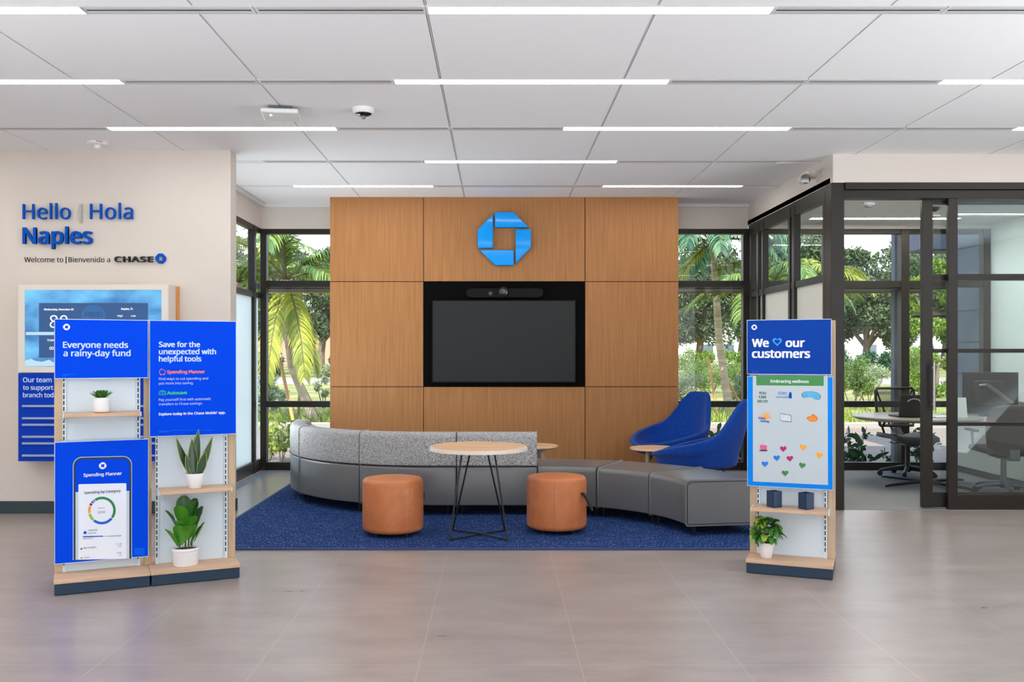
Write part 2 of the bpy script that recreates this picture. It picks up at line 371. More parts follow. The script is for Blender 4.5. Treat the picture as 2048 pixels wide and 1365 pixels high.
SEG = [(-.354, .99), (-.30, 1.0), (.337, 1.0), (.928, .425), (-.354, .425)]
def octa(c, r, k):                                 # k-th of the four blades of the octagonal mark, local (x, z)
    pts = []
    for x, z in SEG:
        for _ in range(k): x, z = z, -x
        pts.append((c[0] + r * x, c[1] + r * z))
    return pts
def logo(name, plane, px, py, rpx, m, parent, thick=.001, dy=0):
    c = plane(px, py); r = plane(px + rpx, py)[0] - c[0]
    return shape(name, plane, [octa(c, r, k) for k in range(4)], m, parent, thick, dy, px=False)
def heart(cx, cy, w, rot=0, k=1.0):
    pts = []
    for i in range(28):
        t = 2 * math.pi * i / 28
        x = 16 * math.sin(t) ** 3; y = 13 * math.cos(t) - 5 * math.cos(2 * t) - 2 * math.cos(3 * t) - math.cos(4 * t)
        x, y = x * w / 32 * k, -y * w / 32 * k
        pts.append((cx + x * math.cos(rot) - y * math.sin(rot), cy + x * math.sin(rot) + y * math.cos(rot)))
    return pts
def arc_band(cx, cy, r0, r1, a0, a1, n=10, sx=1, sy=1):
    o = [(cx + sx * r1 * math.cos(R(a0 + (a1 - a0) * i / n)), cy - sy * r1 * math.sin(R(a0 + (a1 - a0) * i / n))) for i in range(n + 1)]
    q = [(cx + sx * r0 * math.cos(R(a0 + (a1 - a0) * i / n)), cy - sy * r0 * math.sin(R(a0 + (a1 - a0) * i / n))) for i in range(n + 1)]
    return [[o[i], o[i + 1], q[i + 1], q[i]] for i in range(n)]
def ell(cx, cy, rx, ry, n=20): return [(cx + rx * math.cos(2 * math.pi * i / n), cy + ry * math.sin(2 * math.pi * i / n)) for i in range(n)]
def stroke(pts, wd):                               # polyline drawn as a row of quads
    out = []
    for (x0, y0), (x1, y1) in zip(pts, pts[1:]):
        L = math.hypot(x1 - x0, y1 - y0) or 1; nx, ny = -(y1 - y0) / L * wd / 2, (x1 - x0) / L * wd / 2
        out.append([(x0 + nx, y0 + ny), (x1 + nx, y1 + ny), (x1 - nx, y1 - ny), (x0 - nx, y0 - ny)])
    return out
# ------------------------------------------------------------------ the room shell
YW = 11.15; YL = 8.18; YO = 8.35; XL = -2.83; XR = 3.03; ZO = 2.96; XO = 5.96
def solid(name, boxes, m, kind='structure', bevel=0):
    b = MB()
    for q in boxes: b.box(*q)
    o = b.build(name, m, smooth=False, bevel=bevel); o['kind'] = kind; return o
fl = MB(); fl.box(-6.5, 8, -5, YO, -.1, 0); fl.box(XL, XR, YO, YW, -.1, 0)
fl.build('floor', M_floor, smooth=False)['kind'] = 'structure'
solid('floor_office', [(XR, XO, YO, YW, -.1, .002)], M_carpet)
# ceiling: white panels with open joints, a grid bar in each joint, a strip along every lighting row
rows = [4.83 + 1.275 * k for k in range(-7, 5)]; seams = [-.367 + 1.2 * k for k in range(-6, 8)]
CW = .0575
cb = MB(); cb.box(-6.5, 8, -5, YO, H + .03, H + .05, 1); cb.box(XL, XR, YO, YW, H + .03, H + .05, 1)
ys = [-5] + rows + [YW]
for j in range(len(ys) - 1):
    y0 = ys[j] + (CW if j else 0); y1 = ys[j + 1] - (CW if j < len(ys) - 2 else .0)
    xs = [-6.5] + seams + [8]
    for i in range(len(xs) - 1):
        x0, x1 = xs[i] + (.008 if i else 0), xs[i + 1] - (.008 if i < len(xs) - 2 else 0)
        for (a, b_, c, d) in ((x0, x1, y0, min(y1, YO)), (max(x0, XL), min(x1, XR), max(y0, YO), y1)):
            if b_ - a > .02 and d - c > .02: cb.box(a, b_, c, d, H, H + .028, 0)
for x in seams:
    cb.box(x - .0035, x + .0035, -5, YO if not XL < x < XR else YW - .06, H + .004, H + .03, 2)
for y in rows:
    for sx0, sx1 in (((-6.5, 8),) if y < YO else ((XL, XR),)):
        cb.box(sx0, sx1, y - CW + .003, y + CW - .003, H + .003, H + .03, 2)
        cb.box(sx0, sx1, y + CW - .003, y + CW, H + .012, H + .03, 1)
cb.build('ceiling', [M_ceil, M_gap, M_grid], smooth=False)['kind'] = 'structure'
solid('trim_1', [(XL, -1.94, YW - .045, YW, H - .035, H - .001), (2.1, XR, YW - .045, YW, H - .035, H - .001), (XL, XL + .045, YO, YW - .05, H - .035, H - .001)], M_alu)
solid('ceiling_office', [(XR, XO, YO + .05, YW, ZO, ZO + .05)], mat('office_ceiling', (240, 238, 234), .85))
solid('roof', [(-6.8, 8.3, -5.3, YO + .0, H + .08, H + .3), (XL - .1, 8.3, YO, YW + .12, H + .08, H + .3)], M_plaster)  # unseen roof slab, added to block light from above
# walls
solid('wall_left', [(-6.5, -2.352, YL, YL + .18, 0, H)], M_wall)
solid('wall_side', [(-6.6, -6.5, -5, YL + .18, 0, H)], M_wall)
solid('wall_right', [(8, 8.1, -5, YO, 0, H), (XO + .02, 8, YO + .1, YO + .2, 0, H)], M_wall)
solid('wall_rear', [(-6.5, -4.8, -5.1, -5, 0, H), (6.2, 8, -5.1, -5, 0, H), (-4.8, 6.2, -5.1, -5, 0, .3), (-4.8, 6.2, -5.1, -5, 2.75, H)], M_wall)
solid('baseboard_left', [(-6.5, -2.346, YL - .014, YL, 0, .108), (-2.352, -2.338, YL - .014, YL + .18, 0, .108)], M_basebd, bevel=.004)
solid('wall_header', [(XL, -1.94, YW, YW + .12, 2.915, H), (2.1, XR, YW, YW + .12, 2.915, H)], M_wall)
solid('wall_header_side', [(XL - .12, XL, YL + .18, YW + .12, 2.915, H)], M_wall)
solid('wall_fascia', [(XR, 8, YO - .02, YO + .06, 2.954, H), (XR, XR + .06, YO + .06, YW, 2.954, H)], M_wall)
solid('wall_office_header', [(XR + .06, XO, YW, YW + .12, 2.915, H)], M_wall)
solid('wall_office_right', [(XO, XO + .1, YO + .1, YW + .12, 0, H)], mat('office_white_wall', (236, 242, 240), .6))
solid('floor_reflection', [(XL + .1, XL + .125, YO + .1, YW - .1, 0, .002)], mat('teal_reflection', (30, 130, 165), .5))  # teal reflection on the floor, laid as a thin coloured strip

def window(name, axis, pos, a0, a1, mull, rails, z0=0, z1=2.915, panes=(), dep=.11, m=None, mw=.06):
    """a framed glazed wall: axis 'x' runs along x at y = pos, axis 'y' along y at x = pos"""
    r = struct(name)
    def bx(b, s0, s1, za, zb, d0, d1):
        if axis == 'x': b.box(s0, s1, pos + d0, pos + d1, za, zb)
        else: b.box(pos - d1, pos - d0, s0, s1, za, zb) if pos < 0 else b.box(pos + d0, pos + d1, s0, s1, za, zb)
    for s in mull:
        b = MB(); bx(b, s[0], s[1], z0, z1, -.0, dep); b.build('mullion', m or M_bronze, r, bevel=.004, smooth=False)
    for (za, zb, s0, s1) in rails:
        b = MB(); bx(b, s0, s1, za, zb, .008, dep - .008); b.build('rail', m or M_bronze, r, bevel=.003, smooth=False)
    for (s0, s1, za, zb, pm, nm) in panes:
        b = MB(); bx(b, s0, s1, za, zb, dep * .45, dep * .45 + .008); b.build(nm, pm, r, smooth=False)
    return r
def zat(py, Y): return EYE - (py - CY) * Y / F
zr = [(2.855, 2.915), (2.212, 2.29), (.763, .835), (0, .095)]
def rails(a, b): return [(z0_, z1_, a, b) for z0_, z1_ in zr]
def panes(a, b): return [(a, b, .095, .763, M_glass, 'glass_pane'), (a, b, .835, 2.212, M_glass, 'glass_pane'), (a, b, 2.29, 2.855, M_glass, 'glass_pane')]
window('window_1', 'x', YW, XL, -1.9, [(XL - .02, XL + .055), (-1.95, -1.89)], rails(XL + .055, -1.95), panes=panes(XL + .055, -1.95))
window('window_2', 'x', YW, 2.05, XR, [(2.05, 2.11), (XR - .055, XR + .03)], rails(2.11, XR - .055), panes=panes(2.11, XR - .055))
ms = [3.09, 4.0, 4.93, 5.87]
w3 = window('window_3', 'x', YW, XR, XO, [(x - .05, x + .05) for x in ms[1:3]] + [(5.87, XO)], rails(3.06, XO), panes=panes(3.06, XO))
# glazed side wall on the left: clear above, frosted below
window('window_4', 'y', XL, YL + .18, YW, [(10.82, 10.90), (9.6, 9.66), (8.37, 8.43)],
       [(2.855, 2.915, 8.37, YW), (2.075, 2.14, 8.37, YW), (0, .14, 8.37, YW)],
       panes=[(8.43, YW - .03, 2.14, 2.855, M_glass, 'glass_pane'), (8.43, YW - .03, .14, 2.075, M_frost, 'frosted_pane')], dep=.08)
# office side partition on the right
window('window_5', 'y', XR, YO, YW, [(8.53, 8.60), (9.42, 9.50), (9.56, 9.62), (10.53, 10.58), (10.72, 10.78), (11.02, 11.09)],
       [(2.82, 2.954, 8.5, YW - .01), (2.082, 2.148, 8.5, YW - .01), (0, .12, 8.5, YW - .01)],
       panes=[(8.6, YW - .03, 2.148, 2.82, M_glass, 'glass_pane'), (8.6, 9.555, .12, 2.082, M_frost2, 'frosted_pane'), (9.565, 10.75, .12, 2.082, M_frost2, 'frosted_pane'), (10.78, 11.02, .12, 2.082, M_glass, 'glass_pane')], dep=.07, mw=.06)
# office front: corner post, head, fixed glazed panel
w6 = struct('window_6')
b = MB(); b.box(XR - .01, 3.137, YO - .01, YO + .15, 0, 2.954); b.build('corner_post', M_bronze, w6, bevel=.004, smooth=False)
b = MB(); b.box(3.137, 8, YO - .005, YO + .12, 2.815, 2.89); b.box(3.137, 8, YO - .03, YO + .13, 2.892, 2.954); b.build('head_rail', M_bronze, w6, bevel=.004, smooth=False)
b = MB(); b.box(4.08, 4.165, YO, YO + .045, 0, 2.815); b.build('stile', M_bronze, w6, bevel=.003, smooth=False)
for za, zb in ((2.078, 2.133), (1.42, 1.456), (.758, .79), (.0, .135)):
    b = MB(); b.box(4.165, 7.9, YO + .004, YO + .041, za, zb); b.build('rail', M_bronze, w6, bevel=.002, smooth=False)
for za, zb in ((.135, .758), (.79, 1.42), (1.456, 2.078), (2.133, 2.815)):
    b = MB(); b.box(4.165, 7.9, YO + .02, YO + .026, za, zb); b.build('glass_pane', M_glass2, w6, smooth=False)
d1 = struct('door_1')
b = MB(); b.box(3.868, 3.965, YO + .055, YO + .10, .012, 2.81); b.build('stile', M_bronze, d1, bevel=.003, smooth=False)
b = MB(); b.box(4.95, 5.04, YO + .055, YO + .10, .012, 2.81); b.build('stile', M_bronze, d1, bevel=.003, smooth=False)
for za, zb in ((2.078, 2.133), (1.42, 1.456), (.758, .79), (.015, .15), (2.77, 2.81)):
    b = MB(); b.box(3.965, 4.95, YO + .059, YO + .096, za, zb); b.build('rail', M_bronze, d1, bevel=.002, smooth=False)
for za, zb in ((.15, .758), (.79, 1.42), (1.456, 2.078), (2.133, 2.77)):
    b = MB(); b.box(3.965, 4.95, YO + .074, YO + .08, za, zb); b.build('glass_pane', M_glass, d1, smooth=False)
hb = MB(); hx = 3.95; hb.tube([(hx, YO + .0, .90), (hx, YO + .0, 1.335)], .0125, 12)
for z in (.955, 1.285): hb.tube([(hx - .01, YO + .0, z), (hx - .01, YO + .058, z)], .008, 8)
hb.build('door_handle', M_steel, d1)

# ------------------------------------------------------------------ oak feature wall
wf = struct('wall_feature')
Yf = 10.63; zs = [0, 1.029, 2.239, H]; xsf = [-1.913, -.839, 1.017, 2.09]
b = MB(); b.box(-1.905, 2.082, Yf + .02, YW - .06, 0, H); b.build('core', mat('joint_dark', (40, 24, 14), .8), wf, smooth=False)  # dark brown core, seen through the panel joints
g = .004
for i in range(3):
    for j in range(3):
        if i == 1 and j == 1: continue
        b = MB(); b.box(xsf[i] + (g if i else 0), xsf[i + 1] - (g if i < 2 else 0), Yf, Yf + .022, zs[j] + (g if j else 0), zs[j + 1] - (g if j < 2 else 0))
        b.build('oak_panel', M_oak, wf, smooth=False)
for x0, x1 in ((-1.913, -1.905), (2.082, 2.09)):
    b = MB(); b.box(x0, x1, Yf + .022, YW - .06, 0, H); b.build('side_panel', M_oak, wf, smooth=False)
b = MB(); b.box(xsf[1], xsf[2], Yf + .004, Yf + .021, zs[1], zs[2]); b.build('recess_panel', M_recess, wf, smooth=False)
# TV, conference bar, octagon sign
PF = Plane(0, Yf, 0, 0)
tv = thing('television', 'large dark flat-screen television set into the oak wall', 'television', (0, 0, 0))
x0, z1 = PF(864.5, 601); x1, z0 = PF(1151, 766)
b = MB(); b.box(x0, x1, Yf - .05, Yf + .003, z0, z1); b.build('bezel', M_tvblack, tv, bevel=.004, smooth=False)
b = MB(); b.box(x0 + .012, x1 - .012, Yf - .052, Yf - .05, z0 + .016, z1 - .012); b.build('screen', M_tvscreen, tv, smooth=False)
vb = thing('video_bar', 'black video conference bar with a round camera above the television', 'video bar', (0, 0, 0))
x0, z1 = PF(932, 577); x1, z0 = PF(1087, 596.5); zc = (z0 + z1) / 2; rr = (z1 - z0) / 2
b = MB(); b.prism([(x1 - rr + rr * math.cos(a), zc + rr * math.sin(a)) for a in np.linspace(-math.pi / 2, math.pi / 2, 9)] + [(x0 + rr + rr * math.cos(a), zc + rr * math.sin(a)) for a in np.linspace(math.pi / 2, 1.5 * math.pi, 9)], Yf - .06, Yf + .004)
b.build('body', M_bar, vb, bevel=.008)
cx, cz = PF(1006.5, 586)
rm = Matrix.Translation((cx, Yf - .06, cz)) @ Matrix.Rotation(R(90), 4, 'X')
b = MB(); b.lathe([(.064, 0), (.064, .03), (.052, .055), (.05, .06)], 28, mtx=rm); b.build('camera_head', M_blk, vb)
b = MB(); b.lathe([(.046, .058), (.046, .064), (.03, .072), (0, .074)], 24, mtx=rm); b.build('lens', M_lens, vb)
cx, cz = PF(981, 588); rm = Matrix.Translation((cx, Yf - .06, cz)) @ Matrix.Rotation(R(90), 4, 'X')
b = MB(); b.lathe([(.022, 0), (.022, .003), (0, .003)], 16, mtx=rm); b.build('sensor', M_lens, vb)
lg = thing('octagon_sign', 'glossy bright blue octagonal sign of four blades on the oak wall', 'wall sign')
c = PF(1008.5, 479); r = PF(1061.5, 479)[0] - c[0]
for k in range(4):
    b = MB(); b.prism(octa(c, r, k), Yf - .06, Yf - .012, 0, 1); b.build('blade', [M_logo, M_signblue], lg, bevel=.006)
for dx, dz in ((-.2, .05), (.05, .2), (.2, -.05), (-.05, -.2)): MB().tube([(c[0] + dx * 1.1, Yf - .02, c[1] + dz * 1.1), (c[0] + dx * 1.1, Yf + .001, c[1] + dz * 1.1)], .008, 8).build('standoff', M_blk, lg)

# ------------------------------------------------------------------ lights and slots in the ceiling rows
def rowx(px, Y): return (px - CX) * Y / F
def ceiling_light(x0, x1, Y, label, z=H, m=None, wd=.048, group='linear lights in the ceiling'):
    t = thing('linear_ceiling_light', label, 'ceiling light', ((x0 + x1) / 2, Y, z), 0, group); h = (x1 - x0) / 2
    b = MB(); b.box(-h, h, -wd - .006, -wd, -.003, .003); b.box(-h, h, wd, wd + .006, -.003, .003)
    b.box(-h - .012, -h, -wd - .006, wd + .006, -.003, .003); b.box(h, h + .012, -wd - .006, wd + .006, -.003, .003)
    b.build('frame', M_alu, t, smooth=False)
    b = MB(); b.box(-h, h, -wd, wd, -.0015, .0025); b.build('diffuser', m or M_lamp, t, smooth=False)
    return t
def slot(x0, x1, Y, label):
    t = thing('slot_diffuser', label, 'air vent', ((x0 + x1) / 2, Y, H), 0, 'slot air diffusers in the ceiling'); h = (x1 - x0) / 2
    for q in (-.05, .012): MB().box(-h + .012, h - .012, q, q + .038, -.0025, .0025).build('slot_rail', M_slotalu, t, smooth=False)
    for q in (-h, h - .012): MB().box(q, q + .012, -.052, .052, -.003, .0025).build('end_cap', M_alu, t, smooth=False)
    b = MB(); b.box(-h + .012, h - .012, -.012, .012, .0005, .0025); b.build('slot_opening', M_slot, t, smooth=False)
    return t
RN = ['frontmost', 'second', 'third', 'fourth', 'fifth']
lit = [(0, -99, 165, 'linear ceiling light at the left edge of the frontmost lit row'), (0, 857, 1543, 'widest linear ceiling light in the middle of the frontmost row'),
       (1, -180, 243, 'linear ceiling light at the left edge of the second row'), (1, 790, 1336, 'linear ceiling light in the middle of the second row'), (1, 1882, 2420, 'linear ceiling light at the right edge of the second row'),
       (2, 218, 672, 'linear ceiling light just behind the white wireless access point, third row'), (2, 1127, 1579, 'linear ceiling light right of the middle in the third row'), (2, 2030, 2480, 'short visible end of a linear ceiling light at the right edge, third row'),
       (3, 850, 1233, 'single linear ceiling light in the fourth row, centred over the television'), (4, 588, 866, 'linear ceiling light nearest the oak wall on its left'), (4, 1206, 1484, 'linear ceiling light nearest the oak wall on its right')]
for k, a, c_, l in lit:
    Y = 4.83 + 1.275 * k
    if a == -99: x1 = rowx(165, Y); x0 = x1 - 1.8
    elif a == -180: x1 = rowx(243, Y); x0 = x1 - 1.8
    else: x0, x1 = rowx(a, Y), rowx(c_, Y)
    ceiling_light(x0, x1, Y, l)
for k, a, c_, l in [(0, 168, 508, 'slot air vent right of the left light, frontmost row'), (0, 512, 851, 'slot air vent just left of the widest ceiling light'), (0, 1547, 1885, 'slot air vent just right of the widest ceiling light'), (0, 1889, 2228, 'slot air vent cut by the right edge, frontmost row'),
       (1, 247, 514, 'slot air vent right of the left light, second row'), (1, 518, 786, 'slot air vent left of the middle light, second row'), (1, 1340, 1610, 'slot air vent right of the middle light, second row'), (1, 1614, 1878, 'slot air vent left of the right-edge light, second row'),
       (2, -20, 215, 'slot air vent at the left edge, third row above the fire detector'), (2, 676, 898, 'slot air vent behind the black-lensed dome, third row'), (2, 903, 1123, 'slot air vent between two lights at the centre of the third row'), (2, 1583, 1804, 'slot air vent above the office corner, third row'), (2, 1808, 2026, 'slot air vent left of the right-edge light, third row'),
       (3, 528, 655, 'short bright slot vent at the left end of the fourth row'), (3, 658, 846, 'slot air vent left of the light, fourth row'), (3, 1237, 1425, 'slot air vent right of the light, fourth row'), (3, 1429, 1555, 'short slot vent at the right end of the fourth row'),
       (4, 870, 1202, 'slot air vent between the two lights nearest the oak wall')]:
    Y = 4.83 + 1.275 * k; slot(rowx(a, Y), rowx(c_, Y), Y, l)
for Y in (3.555, 1.005):        # the same lighting rows carry on over and behind the viewer
    for xa in (-4.0, 3.6): ceiling_light(xa + .4 * math.sin(Y * 7), xa + 1.8 + .4 * math.sin(Y * 7), Y, 'linear ceiling light in the rows over the viewer', group='linear lights over the viewer')
for Y in (4.83, 6.105): ceiling_light(5.6, 7.4, Y, 'linear ceiling light past the right edge', group='linear lights past the right edge')
for Y in (4.83, 6.105, 7.38): ceiling_light(-6.2, -4.4, Y, 'linear ceiling light past the left edge', group='linear lights past the left edge')
ceiling_light(3.6, 5.3, 10.6, 'warm linear light on the office ceiling near the window', z=ZO, m=M_lamp2, wd=.05, group='linear lights in the office ceiling')
ceiling_light(3.5, 5.3, 9.2, 'linear light on the office ceiling above the desk', z=ZO, m=M_lamp2, wd=.05, group='linear lights in the office ceiling')
# ------------------------------------------------------------------ ceiling devices
p = at(195, 284, 7.9 * 1.0)
def ceil_pt(px, py, z=H): Y = F * (z - EYE) / (CY - py); return ((px - CX) * Y / F, Y, z)
fa = thing('fire_detector', 'white round ceiling fire alarm with red FIRE lettering', 'fire alarm', ceil_pt(195, 285))
b = MB(); b.lathe([(.085, 0), (.085, -.012), (.075, -.022), (.03, -.026), (0, -.026)][::-1], 32); b.build('base', M_plastic, fa)
b = MB(); b.lathe([(.03, -.024), (.028, -.045), (.018, -.055), (0, -.056)][::-1], 20); b.build('sensor_head', M_plastic, fa)
for k in range(2):
    me = text_mesh('FIRE', .02, .5); 
    cz_ = np.empty(len(me.vertices) * 3); me.vertices.foreach_get('co', cz_); cz_ = cz_.reshape(-1, 3); o_ = np.empty_like(cz_)
    q = cz_[:, 0] * .034; th = (.55 if k == 0 else 2.6) - (q - q.mean()) / .078
    rad = .078 ; zz = -.0165 + (cz_[:, 1] - .35) * .018
    rad = .0865 - .0 * zz
    th = -math.pi / 2 + (q - q.mean()) / .085 + (.62 if k == 0 else -2.2)
    o_[:, 0] = (rad + cz_[:, 2] * .001) * np.cos(th); o_[:, 1] = (rad + cz_[:, 2] * .001) * np.sin(th); o_[:, 2] = -.0125 + cz_[:, 1] * .016
    me.vertices.foreach_set('co', o_.ravel()); me.update(); me.materials.clear(); me.materials.append(M_red)
    o = bpy.data.objects.new('lettering', me); COL.objects.link(o); o.parent = fa
    break
ap = thing('access_point', 'white square wireless access point on a ceiling bracket', 'router', ceil_pt(562, 221, H - .02), R(8))
b = MB(); b.box(-.135, .135, -.135, .135, -.05, -.015); b.build('housing', M_plastic, ap, bevel=.03, seg=4)
b = MB(); b.box(-.085, .085, -.06, .06, -.016, .019); b.box(-.03, .03, .03, .1, -.016, .012); b.build('bracket', M_greym, ap, smooth=False)
b = MB(); b.box(-.075, -.06, -.07, -.035, -.0515, -.049); b.build('status_light', mat('led_white', (255, 255, 255), .4, emit=3), ap, smooth=False)
ds = thing('dome_sensor', 'white round ceiling camera with black glass underside', 'camera', ceil_pt(727, 217))
b = MB(); b.lathe([(.07, -.04), (.078, -.03), (.08, 0)], 32); b.build('base', M_plastic, ds)
b = MB(); b.lathe([(0, -.062), (.02, -.06), (.05, -.05), (.06, -.04)], 28); b.build('dark_ring', M_lens, ds)
b = MB(); b.lathe([(0, -.082), (.012, -.078), (.018, -.066), (.022, -.058)], 20); b.build('lens', M_steel, ds)
od = thing('smoke_detector', 'small white smoke detector on the office ceiling', 'smoke detector', ceil_pt(1737, 406, ZO))
b = MB(); b.lathe([(0, -.045), (.03, -.043), (.04, -.028), (.062, -.022), (.065, 0)], 24); b.build('body', M_plastic, od)
b = MB(); b.lathe([(.034, -.0445), (.034, -.0435), (.045, -.032), (.045, -.027)], 24); b.build('vent_ring', M_greyink, od)
# bullet camera on the office fascia, facing the viewer
bc = thing('bullet_camera', 'beige bullet security camera with dark lens on the fascia corner', 'camera', (XR, 8.72, 3.08))
p0 = at(1641, 347.5, 8.6); p1 = at(1611, 358, 8.38)
b = MB(); b.lathe([(.052, 0), (.052, .018), (.046, .024), (0, .024)], 28, mtx=Matrix.Rotation(R(-90), 4, 'Y')); b.build('wall_plate', M_beigep, bc)
e = Vector((p1.x, p1.y, p1.z)) - Vector((XR, 8.72, 3.08))
b = MB(); b.tube([(-.02, 0, 0), (-.07, -.02, .0), (e.x * .75, e.y * .5, .0), (e.x * .95, e.y * .62, e.z * .6)], [.022, .024, .03, .03], 14); b.build('arm', M_beigep, bc)
d = Vector((-.10, -1, -.12)).normalized(); q = e
b = MB(); b.tube([q - d * .13, q - d * .12, q - d * .01, q], [.03, .044, .048, .046], 20); b.build('housing', M_beigep, bc)
b = MB(); b.tube([q - d * .004, q + d * .004, q + d * .006], [.0435, .0435, .02], 20); b.build('lens', M_lens, bc)
b = MB(); b.tube([q - d * .004, q + d * .012], [.047, .047], 20, caps=False); b.build('shroud', M_beigep, bc)
# ------------------------------------------------------------------ rug
rg = thing('area_rug', 'navy blue flecked rug under the sofa, stools and café table', 'rug', (0, 0, 0))
MB().box(-2.20, 2.36, 6.665, 10.56, .001, .013).build('pile', M_rug, rg, smooth=False)
b = MB()
b.box(-2.223, 2.383, 6.642, 6.665, .0005, .013); b.box(-2.223, -2.20, 6.665, 10.56, .0005, .013); b.box(2.36, 2.383, 6.665, 10.56, .0005, .013); b.box(-2.223, 2.383, 10.56, 10.583, .0005, .013)
b.build('binding', M_rugedge, rg, smooth=False)
RZ = .0137
# ------------------------------------------------------------------ curved modular sofa
def sweep(path, prof):
    """path: list of (point, outward unit normal); prof: closed outline in (depth along the normal, z)"""
    rows = [[(p[0] + nn[0] * d, p[1] + nn[1] * d, z) for d, z in prof] for p, nn in path]
    b = MB(); b.grid(rows, closed=True); n = len(prof)
    b.f.append(tuple(range(n))); b.m.append(0)
    k = (len(rows) - 1) * n; b.f.append(tuple(k + i for i in reversed(range(n)))); b.m.append(0); return b
def rounded(d0, d1, z0, z1, r, n=4, rb=.012):
    pts = []
    for cx, cz, a0, rr in ((d1 - rb, z0 + rb, -90, rb), (d1 - r, z1 - r, 0, r), (d0 + r, z1 - r, 90, r), (d0 + rb, z0 + rb, 180, rb)):
        for i in range(n + 1):
            a = R(a0 + 90 * i / n); pts.append((cx + rr * math.cos(a), cz + rr * math.sin(a)))
    return pts
ARC = (-.56, 9.50); RA = 1.52
def line_path(xa, xb, n=2): return [((xa + (xb - xa) * i / n, 7.98), (0, 1)) for i in range(n + 1)]
def arc_path(a0, a1, n=10):                        # angle from the straight run, turning away on the left
    return [((ARC[0] - RA * math.sin(R(a0 + (a1 - a0) * i / n)), ARC[1] - RA * math.cos(R(a0 + (a1 - a0) * i / n))),
             (math.sin(R(a0 + (a1 - a0) * i / n)), math.cos(R(a0 + (a1 - a0) * i / n)))) for i in range(n + 1)]
g = .004
def trim_path(p, e=g):                             # pull both ends in so that neighbours stay apart
    def pull(a, b_): v = Vector((b_[0][0] - a[0][0], b_[0][1] - a[0][1])); L = v.length; return ((a[0][0] + v.x / L * e, a[0][1] + v.y / L * e), a[1])
    q = list(p); q[0] = pull(p[0], p[1]); q[-1] = pull(p[-1], p[-2]); return q
def leg(parent, x, y, z1):
    MB().tube([(x, y, RZ), (x, y, z1 - .02), (x, y, z1 + .002)], [.008, .016, .02], 10).build('leg', M_wire, parent)
def lerp_path(path, t):
    k = t * (len(path) - 1); i = min(int(k), len(path) - 2); f = k - i
    a, c = path[i], path[i + 1]
    return (a[0][0] * (1 - f) + c[0][0] * f, a[0][1] * (1 - f) + c[0][1] * f), (a[1][0] * (1 - f) + c[1][0] * f, a[1][1] * (1 - f) + c[1][1] * f)
def sofa_module(path, label, backed=True, depth=.66):
    t = thing('sofa_module', label, 'sofa', (0, 0, 0), 0, 'modules of the curved grey sofa')
    path = trim_path(path)
    if backed:
        sweep(path, rounded(0.0, depth, .10, .44, .03, rb=.012)).build('seat_base', M_vinyl, t, bevel=.012)
        sweep(path, rounded(-.004, .17, .443, .728, .045, rb=.008)).build('backrest', M_tweed, t, bevel=.022, seg=3)
        sweep(trim_path(path, .01), [(-.001, .438), (.16, .438), (.16, .447), (-.001, .447)]).build('piping', M_seam, t, smooth=False)
    else:
        sweep(path, rounded(0, depth, .10, .435, .04, n=5)).build('seat_base', M_vinyl, t, bevel=.016, seg=3)
    for u in (.06, .94):
        for d in (.07, depth - .07):
            p, nn = lerp_path(path, u); leg(t, p[0] + nn[0] * d, p[1] + nn[1] * d, .10)
    return t
sofa_module(line_path(-.345, .354), 'straight backed sofa module directly behind the café table')
sofa_module([line_path(-.56, -.345)[i] for i in (2, 1)] + arc_path(0, 24.9), 'backed sofa module behind the stool on the left')
sofa_module(arc_path(24.9, 58), 'curved backed sofa module between the left end and the stool-side module')
sofa_module(arc_path(58, 91), 'narrow-looking end module of the curved sofa, nearest the left window')
BC = (.345, 6.88)
def bench_path(a0, a1, n=10): return [((BC[0] + 1.125 * math.cos(R(a0 + (a1 - a0) * i / n)), BC[1] + 1.125 * math.sin(R(a0 + (a1 - a0) * i / n))), (math.cos(R(a0 + (a1 - a0) * i / n)), math.sin(R(a0 + (a1 - a0) * i / n)))) for i in range(n + 1)]
for a0, a1, l in ((89.5, 63, 'backless wedge bench of the grey sofa, next to the tweed back'), (63, 36.5, 'backless wedge bench of the grey sofa, middle of three'), (36.5, 9.5, 'backless wedge bench ending the grey sofa beside the right display stand')):
    t = sofa_module(bench_path(a0, a1), l, False, .65)
    am = R((a0 + a1) / 2)
    if a1 < 10:
        e, nn = bench_path(a0, a1)[-1]; tx, ty = math.sin(am - .23), -math.cos(am - .23)
        pts = rounded(.004, .646, .106, .43, .038, n=5); tx, ty = nn[1], -nn[0]
        MB().tube([(e[0] + nn[0] * d - tx * .002, e[1] + nn[1] * d - ty * .002, z) for d, z in pts + pts[:1]], .003, 6, caps=False).build('piping', M_seam, t)
